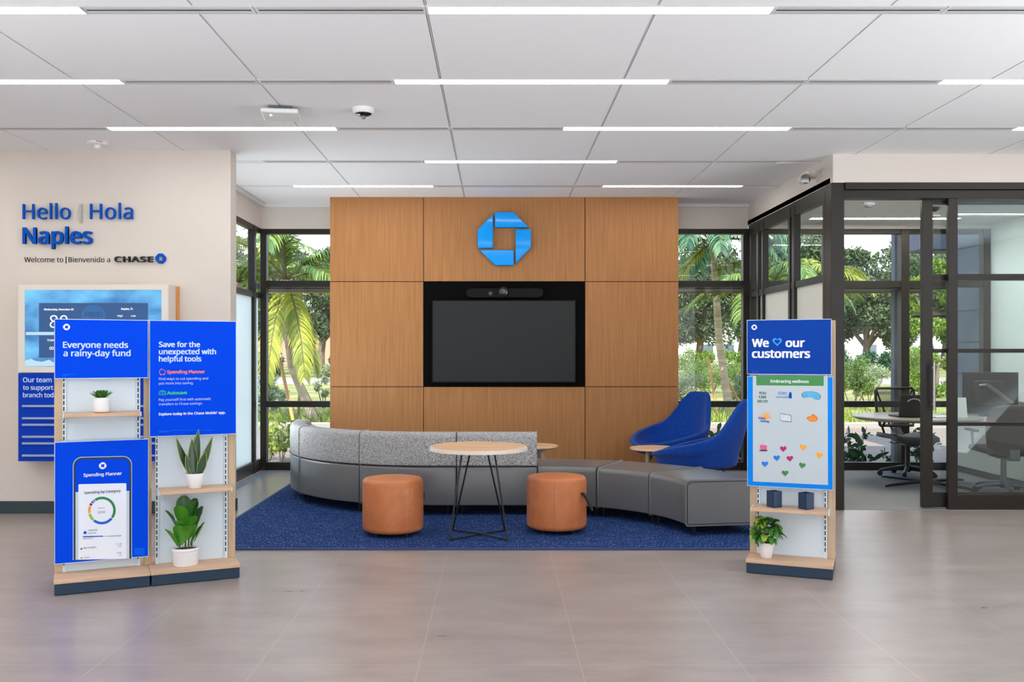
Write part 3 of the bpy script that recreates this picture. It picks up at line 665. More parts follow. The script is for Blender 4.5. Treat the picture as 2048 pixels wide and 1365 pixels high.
# ------------------------------------------------------------------ tan stools
def stool(x, y, label, strap):
    t = thing('round_stool', label, 'stool', (x, y, RZ), 0, 'tan leather drum stools')
    rr = .236
    MB().lathe([(0, .03), (rr - .02, .03), (rr - .004, .045), (rr, .065), (rr, .40), (rr - .004, .418), (rr - .016, .431), (rr - .04, .4355), (0, .437)], 64).build('body', M_tan, t, angle=60)
    for a in strap[1]:
        MB().tube([(rr * 1.001 * math.cos(a), rr * 1.001 * math.sin(a), z) for z in (.045, .41)], .0014, 6).build('seam', M_cork, t)
    for k in range(4):
        a = R(45 + 90 * k); MB().lathe([(.014, 0), (.018, .03)], 12, (.17 * math.cos(a), .17 * math.sin(a), 0)).build('foot', M_blk, t)
    a = strap[0]; ca, sa = math.cos(a), math.sin(a)
    z0 = .32
    P = [(rr - .004, z0), (rr + .022, z0 + .004), (rr + .045, z0 - .02), (rr + .085, z0 - .09), (rr + .10, z0 - .13), (rr + .092, z0 - .128), (rr + .07, z0 - .09), (rr + .03, z0 - .035), (rr + .012, z0 - .016), (rr - .004, z0 - .014)]
    if strap[2]:
        b = MB(); rows = [[(r_ * ca - w_ * sa, r_ * sa + w_ * ca, z) for r_, z in P] for w_ in (-.012, .012)]
        b.grid(rows, closed=True); n = len(P); b.f += [tuple(range(n)), tuple(range(2 * n - 1, n - 1, -1))]; b.m += [0, 0]
        s_ = b.build('strap', M_strap, t)
        MB().lathe([(.007, 0), (.007, .006), (0, .008)], 12, mtx=Matrix.Translation((rr * ca, rr * sa, z0 - .004)) @ Matrix.Rotation(a, 4, 'Z') @ Matrix.Rotation(R(90), 4, 'Y') @ Matrix.Translation((0, 0, .02))).build('rivet', M_steel, s_)
    else:
        b = MB(); rows = [[(r_ * ca - w_ * sa, r_ * sa + w_ * ca, z) for r_, z in ((rr - .003, z0), (rr + .012, z0 - .01), (rr + .014, z0 - .06), (rr + .006, z0 - .062), (rr - .003, z0 - .02))] for w_ in (-.012, .012)]
        b.grid(rows, closed=True); b.f += [(0, 1, 2, 3, 4), (9, 8, 7, 6, 5)]; b.m += [0, 0]
        b.build('strap', M_strap, t)
    return t
stool(-.806, 7.20, 'tan leather drum stool left of the café table, in front of the tweed sofa back', (R(5), [R(-52), R(140)], False))
stool(.475, 7.32, 'tan leather drum stool right of the café table with a black pull strap sticking out', (R(-38), [R(-98), R(90)], True))
# ------------------------------------------------------------------ café table
ct = thing('cafe_table', 'tall round wood-topped café table on dark wire legs', 'table', (-.137, 7.1, RZ))
TZ = .69
MB().lathe([(0, TZ - .029), (.37, TZ - .029), (.3712, TZ - .002), (.369, TZ), (0, TZ)], 72).build('tabletop', [M_top], ct)
MB().lathe([(.3705, TZ - .03), (.3735, TZ - .029), (.3735, TZ - .003), (.3715, TZ - .001)], 72).build('edge_band', mat('edge_band', (226, 216, 204), .5), ct)
MB().lathe([(0, TZ - .036), (.14, TZ - .036), (.14, TZ - .03)], 24).build('mounting_plate', M_wire, ct)
ft = {(-1, -1): (-.214, -.187), (1, -1): (.221, -.187), (-1, 1): (-.208, .197), (1, 1): (.202, .197)}
tp = {(-1, -1): (-.125, -.055), (1, -1): (.12, -.055), (-1, 1): (-.062, .06), (1, 1): (.062, .06)}
for k in ft: MB().tube([(*ft[k], .008), (*tp[k], TZ - .034)], .0068, 10).build('leg', M_wire, ct)
for a_, c_ in (((-1, -1), (1, 1)), ((1, -1), (-1, 1))):
    z = .008 if a_[0] < 0 else .016
    MB().tube([(*ft[a_], .008), (0, 0.02, z), (*ft[c_], .008)], .0066, 8).build('cross_bar', M_wire, ct)
# ------------------------------------------------------------------ low side tables
def side_table(x, y, label, rot):
    t = thing('side_table', label, 'table', (x, y, RZ), rot, 'low round wooden side tables')
    MB().lathe([(0, .42), (.232, .42), (.244, .428), (.245, .44), (.242, .445), (0, .445)], 56).build('tabletop', M_top, t)
    for k in range(3):
        a = R(90 + 120 * k); MB().tube([(.17 * math.cos(a), .17 * math.sin(a), 0), (.12 * math.cos(a), .12 * math.sin(a), .421)], [.013, .023], 14).build('leg', M_mapleV, t)
    return t
side_table(1.60, 9.38, 'low round wooden side table between the two blue lounge chairs', R(20))
side_table(.395, 9.62, 'low round wooden side table half hidden behind the tweed sofa back', R(-20))
# ------------------------------------------------------------------ blue high-back lounge chairs
def ss(a, b_, x): x = min(1, max(0, (x - a) / (b_ - a))); return x * x * (3 - 2 * x)
def lounge(x, y, rz, label):
    """shell chair facing its own -y; back at +y"""
    t = thing('lounge_chair', label, 'chair', (x, y, RZ), rz, 'royal blue high-back lounge chairs')
    N = 56; rows_i = []; rows_o = []
    prof = [0, .3, .6, .82, .93, 1.0, 1.0, 1.0, 1.0, 1.0, 1.0]
    def rim(a):                                     # a: 0 at the back, pi at the front
        d = abs((a + math.pi) % (2 * math.pi) - math.pi) / math.pi * 180
        arm = .415 + .25 * (1 - min(1, max(0, d - 40) / 135)) ** 1.15; return arm + (.965 - arm) * (1 - ss(20, 66, d)) ** 1.1
    def pt(a, u, off):
        h = rim(a); sx, sy = math.sin(a), math.cos(a)
        d = abs((a + math.pi) % (2 * math.pi) - math.pi) / math.pi * 180
        rs = .30 + .05 * ss(40, 90, d) - .0 ; ry = .30 if sy > 0 else .42
        if u <= .5:
            k = u / .5; r_ = .92 * math.sin(k * math.pi / 2) ** .9; z = .385 + .02 * (k ** 3) - .012 * (1 - k)
        else:
            k = (u - .5) / .5; r_ = .92 + .12 * math.sin(min(1, k * 1.6) * math.pi / 2); z = .405 + (h - .405) * k
        X, Y_ = sx * rs * r_, sy * ry * r_
        lift = max(0, z - .42)
        Y_ += (.15 * lift + .08 * lift * lift) * (1 if d < 75 else max(0, 1 - (d - 75) / 70))
        X *= 1 + .22 * lift - .5 * max(0, lift - .2)
        # outer skin
        if off:
            nx, ny = sx, sy
            if u <= .5: z -= .06 * (1 - .3 * (u / .5)) + .015
            X += nx * off * min(1, u * 2.2); Y_ += ny * off * min(1, u * 2.2)
        return (X, Y_, z)
    us = [0.02, .15, .28, .4, .5, .56, .62, .7, .78, .86, .94, 1.0]
    rows = [[pt(2 * math.pi * k / N, u, 0) for k in range(N)] for u in us]
    b = MB(); b.grid(rows, closed=True); b.f.append(tuple(range(N - 1, -1, -1))); b.m.append(0)
    outer = [[pt(2 * math.pi * k / N, u, .055) for k in range(N)] for u in reversed(us)]
    mid = [[((p[0] + q[0]) / 2, (p[1] + q[1]) / 2, max(p[2], q[2]) + .018) for p, q in zip(rows[-1], outer[0])]]
    k0 = len(b.v); b.grid([rows[-1]] + mid + outer, closed=True); b.f.append(tuple(len(b.v) - N + i for i in range(N))); b.m.append(0)
    b.build('upholstered_shell', M_chair, t, subsurf=1)
    b = MB(); b.lathe([(0, .30), (.16, .305), (.18, .325), (.18, .335), (0, .335)], 24); b.build('seat_plate', M_blk, t)
    for sx in (-1, 1):
        for sy in (-1, 1):
            MB().tube([(sx * .11, sy * .11, .31), (sx * .15, sy * .16, .29), (sx * .24, sy * .28, 0)], [.011, .011, .009], 10).build('leg', M_blk, t)
    # seat cushion seam
    return t
lounge(1.91, 10.04, R(-55), 'royal blue high-back lounge chair against the oak wall, opening toward the viewer')
lounge(1.97, 8.86, R(-116), 'royal blue high-back lounge chair seen side-on, between side table and right display stand')
# ------------------------------------------------------------------ wall lettering and weather display on the left wall
PW = Plane(0, 0, 0, YL)
M_letter = M_signblue
def wall_letters(body, y_base, xs_, x1, bold, label, name='wall_lettering'):
    """raised letters, one mesh per letter"""
    t = thing(name, label, 'wall sign', (0, 0, 0))
    a = PW(xs_, y_base); W = PW(x1, y_base)[0] - a[0]
    me = text_mesh(body, bold, .5); v = np.empty(len(me.vertices) * 3); me.vertices.foreach_get('co', v); v = v.reshape(-1, 3)
    k = W / (v[:, 0].max() - v[:, 0].min()); x0 = v[:, 0].min(); bpy.data.meshes.remove(me)
    def mx(tx):
        me = text_mesh(tx, bold, .5); r_ = max(q_.co.x for q_ in me.vertices); bpy.data.meshes.remove(me); return r_
    for i, ch in enumerate(body):
        if ch == ' ': continue
        me = text_mesh(ch, bold, .5); off = mx(body[:i + 1]) - mx(ch)
        faces = [tuple(p.vertices) for p in me.polygons]
        b = MB(); b.add([(a[0] + (q_.co.x + off - x0) * k, YL - .012 - (q_.co.z + .5) * .022, a[1] + q_.co.y * k) for q_ in me.vertices], faces)
        bpy.data.meshes.remove(me)
        b.build('letter', M_letter, t, smooth=False)
    return t
wall_letters('Hello', 439.3, 48.5, 143.7, .006, 'raised blue Hello lettering on the cream wall')
wall_letters('Hola', 439.3, 182.8, 267.7, .006, 'raised blue Hola lettering on the cream wall')
wall_letters('Naples', 488.3, 48.8, 187.5, .022, 'raised bold blue Naples lettering under Hello')
t = tag(shape('divider_bar', PW, [rect(160.5, 408.6, 165.2, 446.3)], M_greybar, None, .02), 'raised grey upright bar between the two greeting words', 'wall sign')
t = thing('welcome_lettering', 'thin black Welcome to Bienvenido a lettering under Naples', 'wall sign')
text('lettering', 'Welcome to', PW, (48.8, 524.8), 126.6, M_black, t, 0, .004)
shape('divider_bar', PW, [rect(131.5, 513.5, 133.2, 527.5)], M_black, t, .004)
text('lettering', 'Bienvenido a', PW, (137.1, 524.8), 220.3, M_black, t, 0, .004)
t = thing('company_sign', 'raised black company wordmark with small blue octagon on the wall', 'wall sign')
text('wordmark', 'CHASE', PW, (230.9, 524.8), 307.7, M_black, t, .02, .025, tall=.0825, spacing=1.1)
logo('octagon_mark', PW, 322.5, 517.8, 10, M_signblue, t, .025)
# display unit
UD = .25; PD = Plane(0, 0, 0, YL - UD)
dsp = thing('weather_display', 'white wall unit with a bright weather screen above a blue team board', 'display')
q = lambda x, y: PD(x, y)
xa, za = q(36.8, 570); xb, zb = q(336, 745.4); zc_ = q(0, 923)[1]
b = MB(); b.box(xa - .03, xb + .0, YL - UD + .03, YL - .05, zc_ + .0, za + .01); b.build('housing', M_wall, dsp, bevel=.006, smooth=False)
b = MB(); b.box(xa, xb + .015, YL - .06, YL, zb, za); b.build('wood_back', mat('orange_wood', (206, 138, 76), .5, rgb2=(218, 152, 90), scale=(20, 20, 2)), dsp, smooth=False)
sx0, sz1 = q(49.2, 580); sx1, sz0 = q(323, 733.8)
fr = MB()
fr.box(xa, xb, YL - UD, YL - UD + .03, sz1, za); fr.box(xa, xb, YL - UD, YL - UD + .03, zb, sz0); fr.box(xa, sx0, YL - UD, YL - UD + .03, sz0, sz1); fr.box(sx1, xb, YL - UD, YL - UD + .03, sz0, sz1)
fr.build('screen_frame', mat('frame_white', (226, 220, 212), .5), dsp, smooth=False)
scr = MB().box(sx0, sx1, YL - UD + .008, YL - UD + .03, sz0, sz1).build('screen', screen_mat(), dsp, smooth=False)
P2 = Plane(0, 0, 0, YL - UD + .008)
M_glow = mat('screen_white', (255, 255, 255), .5, emit=.95); M_panel = mat('screen_panel', (0, 84, 150), .5, emit=.8); M_badge = mat('screen_badge', (0, 104, 176), .5, emit=.8)
M_pband = mat('screen_cloud', (196, 232, 252), .5, emit=.85)
shape('weather_panel', P2, [rect(78, 606.5, 296, 664)], M_panel, scr, .001)
shape('weather_panel', P2, [rect(78, 671, 296, 716)], M_panel, scr, .001)
shape('cloud_band', P2, [rect(52, 664.5, 320, 670.5)], M_pband, scr, .001)
shape('cloud_band', P2, [[(50, 733), (50, 722), (62, 718), (70, 722), (84, 724), (98, 720), (112, 728), (112, 733)]], M_pband, scr, .001)
shape('badge', P2, [ell(187, 632, 24, 22)], M_badge, scr, .001, .001)
text('lettering', 'Wednesday, December 03', P2, (88, 621), 147.5, M_glow, scr, .03, .001, .001)
text('lettering', 'Naples, FL', P2, (242.5, 620), 266.5, M_glow, scr, .03, .001, .001)
text('lettering', 'High', P2, (235, 633.8), 245.5, M_glow, scr, .012, .001, .001)
text('lettering', 'Low', P2, (262.5, 633.8), 272, M_glow, scr, .012, .001, .001)
text('lettering', '80', P2, (99.5, 656), 136, M_glow, scr, -.012, .001, .001)
text('lettering', 'FREE!', P2, (170, 634.5), 204, mat('screen_badge_ink', (0, 70, 130), .5, emit=.7), scr, .02, .001, .002)
text('lettering', 'TOMORROW', P2, (94, 683), 128, M_glow, scr, .01, .001, .001)
text('lettering', '00', P2, (99, 700), 108, M_glow, scr, .01, .001, .001)
bx0, bz1 = q(36.8, 747); bx1, bz0 = q(336, 923)
brd = MB().box(bx0, bx1, YL - UD - .002, YL - UD + .03, bz0, bz1).build('team_board', M_board, dsp, smooth=False)
P3 = Plane(0, 0, 0, YL - UD - .002)
text('lettering', 'Our team is', P3, (45.9, 764.9), 117, M_pale, brd, .018)
text('lettering', 'to support', P3, (45.9, 780), 106.4, M_pale, brd, .018)
text('lettering', 'branch today', P3, (45.9, 795), 121, M_pale, brd, .018)
for y in (812.6, 837, 850, 874, 887.3, 911.6): shape('name_rail', P3, [rect(45.2, y - 2, 320, y + 2)], mat('rail_grey', (150, 172, 200), .4), brd, .012)
# ------------------------------------------------------------------ the two display stands
BW = .531
def kiosk(name, label, ox, oy, ang, bays, ztop):
    t = thing(name, label, 'display stand', (ox, oy, 0), ang)
    W = BW * bays; D = .47
    for i in range(bays):
        x0, x1 = i * BW + (.001 if i else 0), (i + 1) * BW - (.001 if i < bays - 1 else 0)
        MB().box(x0 + .004, x1 - .004 + (.0 if i < bays - 1 else 0), .006, D - .006, .003, .068).build('plinth', M_navy, t, bevel=.003, smooth=False)
        MB().box(x0, x1, 0, D, .068, .088).build('base_ledge', M_maple, t, bevel=.002, smooth=False)
        MB().box(i * BW + .045, (i + 1) * BW - .045 + .0, .236, .25, .088, ztop).build('back_panel', M_white, t, smooth=False)
        for xs_ in (i * BW + .045, (i + 1) * BW - .065):
            st = MB().box(xs_, xs_ + .02, .225, .236, .088, ztop - .01).build('slotted_standard', M_white, t, smooth=False)
            sb = MB(); z = .13
            while z < ztop - .06: sb.box(xs_ + .004, xs_ + .011, .2246, .2255, z, z + .026); z += .036
            s2 = sb.build('slots', M_slot, st, smooth=False); s2['kind'] = 'stuff'
    for i in range(bays + 1):
        x0 = min(max(i * BW - .022, 0), W - .042)
        MB().box(x0, x0 + .045 if i in (0, bays) else x0 + .044, .225, .292, .088, ztop).build('post', M_mapleV, t, bevel=.002, smooth=False)
    return t
def board(k, pl, pts, m, name='sign_board', th=.014):
    x0, z1 = pl(*pts[0]); x1, z0 = pl(*pts[1])
    bd = MB().box(x0, x1, pl.d, pl.d + th, z0, z1, 1).box(x0 + .003, x1 - .003, pl.d - .0006, pl.d + .001, z0 + .004, z1 - .004, 0).build(name, [m, M_edge], k, smooth=False)
    MB().box(x0 + .06, x1 - .06, pl.d + th, .226, (z0 + z1) / 2 - .03, (z0 + z1) / 2 + .03).build('bracket', M_alu, bd, smooth=False)
    return bd
def shelf(k, x0, x1, z):
    s_ = MB().box(x0 + .004, x1 - .004, .03, .224, z - .02, z).build('shelf', M_maple, k, bevel=.002, smooth=False)
    for x in (x0, x1 - .004): MB().prism([(.03, z - .022), (.224, z - .05), (.224, z + .002), (.03, z + .002)], 0, .004).build('shelf_bracket', M_white, s_, smooth=False)
    for c_ in s_.children:
        i = list(s_.children).index(c_)
        for v in c_.data.vertices: d_, yy, zz = v.co; v.co = ((x0 if i == 0 else x1 - .004) + yy, d_, zz)
    return s_
# left stand
LX, LY = -2.578, 5.383; LA = math.atan2(.442, .966)
kl = kiosk('display_stand', 'wider two-bay wooden display stand with three bright blue savings boards', LX, LY, LA, 2, 1.618)
K = Plane(LX, LY, LA, .17); K2 = Plane(LX, LY, LA, .1694)
b1 = board(kl, K, [(108.9, 638), (296.6, 756.4)], M_blue)
logo('octagon_mark', K2, 133.1, 654.5, 7, M_ink, b1)
text('lettering', 'Everyone needs', K2, (125.9, 695.9), 256.2, M_pale, b1, .025)
text('lettering', 'a rainy-day fund', K2, (126.5, 712.8), 261.3, M_pale, b1, .025)
shape('small_print', K2, [rect(126, 748.6, 150, 749.3), rect(126, 750.6, 139, 751.2), rect(126, 752.6, 134, 753.1)], M_sky, b1)
b2 = board(kl, K, [(298.8, 640.5), (472.6, 868.6)], M_blue)
for s_, x0, y, x1, m, bo in (('Save for the', 317.7, 694.3, 400.2, M_pale, .03), ('unexpected with', 317.7, 708.8, 432.2, M_pale, .03), ('helpful tools', 317.7, 723.4, 402.8, M_pale, .03),
    ('Spending Planner', 334.1, 747.6, 410, ink('orange', (250, 130, 90)), .03), ('Find ways to cut spending and', 317.7, 760.7, 416.2, M_pale, .004), ('put more into saving.', 317.7, 769.7, 387, M_pale, .004),
    ('Autosave', 334.1, 789.6, 374.1, ink('green', (60, 205, 90)), .03), ('Pay yourself first with automatic', 317.7, 802.6, 421.9, M_pale, .004), ('transfers to Chase savings.', 317.7, 811.4, 404.9, M_pale, .004), ('Explore today in the Chase Mobile\' app.', 317.7, 831.5, 451, M_ink, .025)):
    text('lettering', s_, K2, (x0, y), x1, m, b2, bo)
pig = [(324.5 + 6 * math.cos(a) * (1 + .08 * math.cos(3 * a)), 744.6 + 5 * math.sin(a)) for a in np.linspace(0, 2 * math.pi, 17)]
shape('pig_icon', K2, stroke(pig, .8) + stroke([(321, 740), (322.5, 737.8), (325, 740)], .8) + stroke([(321, 749), (321, 750.6), (323, 750.6)], .8) + stroke([(327, 750.4), (328.5, 750.4), (328.5, 748.5)], .8), ink('orange', (250, 130, 90)), b2)
shape('cash_icon', K2, stroke([(318.2, 783.5), (331.6, 783.5), (331.6, 790), (318.2, 790), (318.2, 783.5)], .8) + stroke([(321, 783.5), (323, 781.5), (327, 781.5), (329, 783.5)], .8) + stroke([(321.2, 785), (321.2, 788.6)], .9) + stroke([(325, 784.6), (325, 788.8)], .9) + stroke([(328.8, 785), (328.8, 788.6)], .9), ink('green', (60, 205, 90)), b2)
shape('small_print', K2, [rect(317.7, 862.6, 340, 863.3), rect(317.7, 864.6, 337, 865.2), rect(342, 861, 428, 861.5)], M_sky, b2)
b3 = board(kl, K, [(109, 884.8), (297.2, 1113.8)], M_blue)
K4 = Plane(LX, LY, LA, .1684)
def phone(x0, x1, y0, y1, r):
    A = [(x0 + r - r * math.cos(a), y0 + r - r * math.sin(a)) for a in np.linspace(0, math.pi / 2, 7)]
    return A + [(x1 - r + r * math.sin(a), y0 + r - r * math.cos(a)) for a in np.linspace(0, math.pi / 2, 7)] + [(x1, y1), (x0, y1)]
def sheared(p): x, y = p; return (x, y - (x - 205) * .022 * (1 if y > 900 else 1))
zb_b3 = K(109, 884.8)
ph = shape('phone_picture', K2, [[sheared(p) for p in phone(145.6, 264, 913.5, 1119.5, 18)]], mat('phone_rim', (170, 200, 235), .4), b3)
def ph_shape(name, polys, m, lift): return shape(name, K2, [[sheared(p) for p in q_] for q_ in polys], m, ph, .0006, lift)
ph_shape('phone_case', [phone(147.2, 262.6, 915, 1119.3, 17)], mat('phone_case', (12, 30, 50), .4), .001)
ph_shape('phone_screen', [phone(151, 258.6, 919, 1119.1, 13)], M_blue, .0016)
ph_shape('page', [rect(151, 983.5, 258.6, 1119)], mat('page_grey', (196, 212, 226), .5), .0022)
ph_shape('card', [phone(156.9, 252.6, 968, 1119, 2)], M_ink, .0028)
LI = .004
logo('octagon_mark', K2, 205.4, 932, 7.4, M_ink, ph, .001, .0022)
for s_, x0, y, x1, m, bo in (('Spending Planner', 166.9, 954.0, 243.8, M_ink, .025), ('Spending by Category', 168.2, 988.4, 241.3, mat('ink_navy', (30, 44, 66), .5), .018), ('shopping', 195.5, 1018, 209, M_greyink, 0), ('$250', 195.5, 1027.5, 210.5, M_greyink, -.004),
    ('Shopping', 176.7, 1062.5, 194.5, M_greyink, .01), ('$250 left', 176.7, 1068.4, 192.5, M_greyink, 0), ('$250 spent', 165.7, 1079, 186.5, M_greyink, 0), ('$500 budget', 220.3, 1074.6, 242.5, M_greyink, 0),
    ('Bills & utilities', 167, 1097.8, 193, M_greyink, .01), ('$1,125', 231.5, 1090.3, 243, M_greyink, 0), ('45%', 236, 1094.5, 243, M_greyink, 0), ('Travel', 167, 1117, 178, M_greyink, .01), ('$100', 234, 1108.4, 243, M_greyink, 0), ('4%', 238, 1112.8, 243, M_greyink, 0)):
    text('lettering', s_, K2, (x0, y - (.5 if x0 > 200 else 0)), x1, m, ph, bo, .0008, LI)
for a0, a1, c_ in ((-36, 122, (20, 128, 72)), (-130, -40, (0, 90, 200)), (-166, -134, (150, 186, 36)), (-200, -170, (242, 162, 40)), (-216, -204, (150, 30, 70)), (-226, -219, (0, 70, 160)), (-235, -229, (60, 120, 210))):
    ph_shape('ring_segment', arc_band(203.8, 1021.5, 22.6, 27.7, a0, a1, 14), ink('ring_%d' % (a0 + 300), c_), LI)
ph_shape('progress_bar', [rect(165.7, 1072, 206, 1074)], M_signblue, LI)
ph_shape('progress_bar', [rect(206, 1072.6, 242.6, 1073.4)], M_greyink, LI)
ph_shape('bullet', [rect(167.2, 1063.5, 173, 1067.5), rect(168.4, 1062, 171.8, 1063.4)], M_signblue, LI)
ph_shape('bullet', [rect(161, 1095.8, 164.5, 1099)], ink('ring_264', (20, 128, 72)), LI)
ph_shape('bullet', [rect(161, 1114.2, 164.5, 1117.2)], ink('ring_134', (150, 186, 36)), LI)
shape('small_print', K2, [rect(269, 1097.5 + 2 * i, 289, 1098.1 + 2 * i) for i in range(7)], M_sky, b3)
shelf(kl, .05, BW - .05, 1.058); shelf(kl, BW + .048, 2 * BW - .046, .568)
for bx_, bz_ in ((BW + .08, .84), (2 * BW - .085, .84), (BW + .08, .14), (2 * BW - .085, .17)):
    MB().lathe([(0, .003), (.006, .002), (.007, 0)], 12, mtx=Matrix.Translation((bx_, .236, bz_)) @ Matrix.Rotation(R(90), 4, 'X')).build('screw_cap', M_plastic, kl)
# right stand
RX, RY = 1.6045, 5.957; RA_ = math.atan2(-.2, .493)
kr = kiosk('display_stand', 'single-bay wooden display stand with dark blue customer board and wellness poster', RX, RY, RA_, 1, 1.63)
K = Plane(RX, RY, RA_, .17); K2 = Plane(RX, RY, RA_, .1694); K3 = Plane(RX, RY, RA_, .1688)
c1 = board(kr, K, [(1493.7, 640.3), (1663.0, 750.6)], M_blue2)
logo('octagon_mark', K2, 1508.5, 655, 5.6, M_ink, c1)
text('lettering', 'We', K2, (1503.7, 694.1), 1537.8, M_ink, c1, .035); text('lettering', 'our', K2, (1571, 694.1), 1609.8, M_ink, c1, .035)
text('lettering', 'customers', K2, (1503.7, 715.7), 1620.3, M_ink, c1, .035)
ho = [(1554.4 + (x - 1554.4), y) for x, y in heart(1554.4, 683.6, 19)]; hi = [(1554.4 + (x - 1554.4) * .58, 683.6 + (y - 683.6) * .55) for x, y in ho]
shape('heart_outline', K2, [[ho[i], ho[(i + 1) % 28], hi[(i + 1) % 28], hi[i]] for i in range(28)], ink('sky', (30, 150, 255)), c1)
shape('small_print', K2, [rect(1504, 743.2, 1516.5, 743.8), rect(1504, 745.2, 1507.5, 745.7)], M_sky, c1)
x0, z1 = K(1494.3, 752); x1, z0 = K(1665, 980.4)
c2 = board(kr, K, [(1494.3, 752.2), (1666.3, 981.4)], M_sky, 'poster')
shape('poster_sheet', K2, [[(1505.6, 752.6), (1655.2, 752.4), (1656, 970.6), (1506, 963.6)]], mat('poster_white', (192, 205, 213), .5), c2, .0006)
shape('title_band', K3, [[(1512.4, 752.6), (1647.5, 752.6), (1647.5, 772.4), (1512.8, 771.2)]], mat('band_green', (60, 140, 74), .5), c2, .0005)
text('lettering', 'Embracing wellness', K3, (1541.2, 765.6), 1617.7, M_ink, c2, .025, .001, .0005)
gr = mat('ink_dark_green', (30, 84, 70), .5)
for s_, a_, y, e_ in (('YOU', 1517.7, 789, 1532.2), ('CAN', 1517.7, 797, 1532), ('DO IT!', 1515, 805.6, 1535.4)): text('lettering', s_, K3, (a_, y), e_, gr, c2, .035, .001)
text('lettering', 'STAY', K3, (1556, 789.6), 1574, ink('softblue', (90, 150, 220)), c2, .04, .001); text('lettering', 'hydrated!', K3, (1552, 796.2), 1576.2, ink('navyblue', (30, 90, 180)), c2, .004, .001)
shape('bottle_sticker', K3, [[(1577.4, 797), (1577.8, 788), (1579, 786.4), (1579, 784.6), (1582.4, 784.6), (1582.4, 786.4), (1583.6, 788), (1583.4, 797.6)]], M_signblue, c2)
mk = [(1605, 788), (1610, 784.6), (1618, 784), (1628, 784.6), (1636, 787), (1640, 791), (1640, 797), (1636, 800), (1630, 799), (1625, 795.6), (1619, 794.6), (1613, 795.4), (1608, 796.4), (1605, 793)]
shape('mask_sticker', K3, [[(1621 + (x - 1621) * 1.05, 792 + (y - 792) * 1.08) for x, y in mk], [(1603.6, 788), (1606, 787.6), (1606, 794), (1603.6, 793.4)], [(1639.6, 791), (1641.6, 791.6), (1640.6, 797.6), (1638.6, 797)]], ink('plum', (110, 50, 110)), c2)
shape('mask_face', K3, [mk], ink('maskblue', (80, 180, 235)), c2, .001, .001)
shape('mask_eyes', K3, stroke([(1610, 790.6), (1613, 792), (1616, 791)], .6) + stroke([(1628, 792.4), (1631.6, 794), (1635, 792.6)], .6), ink('navyblue', (30, 90, 180)), c2, .001, .002)
rays = [[(1532 + 7 * math.cos(a - .09), 834 - 7 * math.sin(a - .09)), (1532 + 12.5 * math.cos(a), 834 - 11.5 * math.sin(a)), (1532 + 7 * math.cos(a + .09), 834 - 7 * math.sin(a + .09))] for a in np.linspace(-.5, 3.3, 14)]
shape('sun_sticker', K3, rays + [ell(1532, 834, 6, 5.6)], ink('sunorange', (244, 164, 60)), c2)
for s_, a_, y, e_ in (('Keep', 1517, 838.6, 1531), ('Going', 1521, 844.6, 1538)): text('lettering', s_, K3, (a_, y), e_, M_signblue, c2, .02, .001, .001)
shape('notebook_sticker', K3, [[(1560.6, 827), (1570, 828.4), (1582.4, 831), (1582.8, 845), (1571, 844.4), (1560.8, 842)]], ink('pencil', (96, 104, 110)), c2)
shape('notebook_pages', K3, [[(1561.4, 828.6), (1570.8, 830), (1570.8, 842.6), (1561.6, 841)], [(1571.4, 830), (1581, 832), (1581.6, 843.4), (1571.4, 842.6)]], M_ink, c2, .001, .001)
shape('notebook_lines', K3, [rect(1563, 831.4 + 2 * i, 1569.4, 831.9 + 2 * i) for i in range(5)] + [rect(1573, 832.4 + 2 * i, 1579.6, 832.9 + 2 * i) for i in range(5)], ink('pencil', (96, 104, 110)), c2, .0006, .002)
shape('hands_sticker', K3, [[(1613, 836), (1618, 832.6), (1620, 834), (1624, 829.6), (1628, 829), (1634, 834), (1636, 838), (1634, 842.6), (1626, 844.4), (1619, 843), (1614, 838.4)]], ink('handorange', (230, 120, 40)), c2)
shape('hands_shade', K3, stroke([(1617, 836), (1624, 838), (1632, 836.6)], .9) + stroke([(1618, 839.4), (1626, 841.4), (1633, 840)], .9) + stroke([(1622, 833), (1628, 834.6)], .9), ink('yellow', (244, 196, 60)), c2, .001, .001)
shape('cake_sticker', K3, [[(1520, 890), (1534, 891.4), (1533.6, 901), (1520.4, 899.6)]], ink('pink', (226, 90, 150)), c2)
shape('cake_plate', K3, [ell(1527, 901.6, 8.6, 1.9)], ink('plate', (60, 74, 66), ), c2, .001, .0004)
shape('cake_candle', K3, [rect(1526.2, 886.6, 1527.6, 890.6), ell(1526.9, 884.4, 1.5, 2.6, 10)], ink('flame', (226, 190, 150)), c2)
for px_, py_, rgb, rot in ((1566.5, 897.6, 'magenta', 0), (1579.8, 917, 'magenta', -.05), (1606, 894.8, 'yellow2', .12), (1638.4, 910.4, 'yellow2', .35), (1553.5, 915.8, 'heartblue', -.1), (1529.8, 928, 'heartblue', 0), (1604.4, 930.8, 'heartgreen', .2), (1570.3, 946.3, 'heartgreen', 0)):
    cc = {'magenta': (176, 14, 110), 'yellow2': (242, 170, 30), 'heartblue': (20, 120, 226), 'heartgreen': (56, 128, 66)}[rgb]
    shape('heart_sticker', K3, [heart(px_, py_ + .6, 13.4, rot)], ink(rgb, cc), c2)
shelf(kr, .028, BW - .028, .417)
MB().lathe([(0, .003), (.006, .002), (.007, 0)], 12, mtx=Matrix.Translation((BW - .085, .236, .165)) @ Matrix.Rotation(R(90), 4, 'X')).build('screw_cap', M_plastic, kr)
def kl_pt(x, y, z, o=(LX, LY), a=LA): return (o[0] + x * math.cos(a) - y * math.sin(a), o[1] + x * math.sin(a) + y * math.cos(a), z)
def kr_pt(x, y, z): return kl_pt(x, y, z, (RX, RY), RA_)
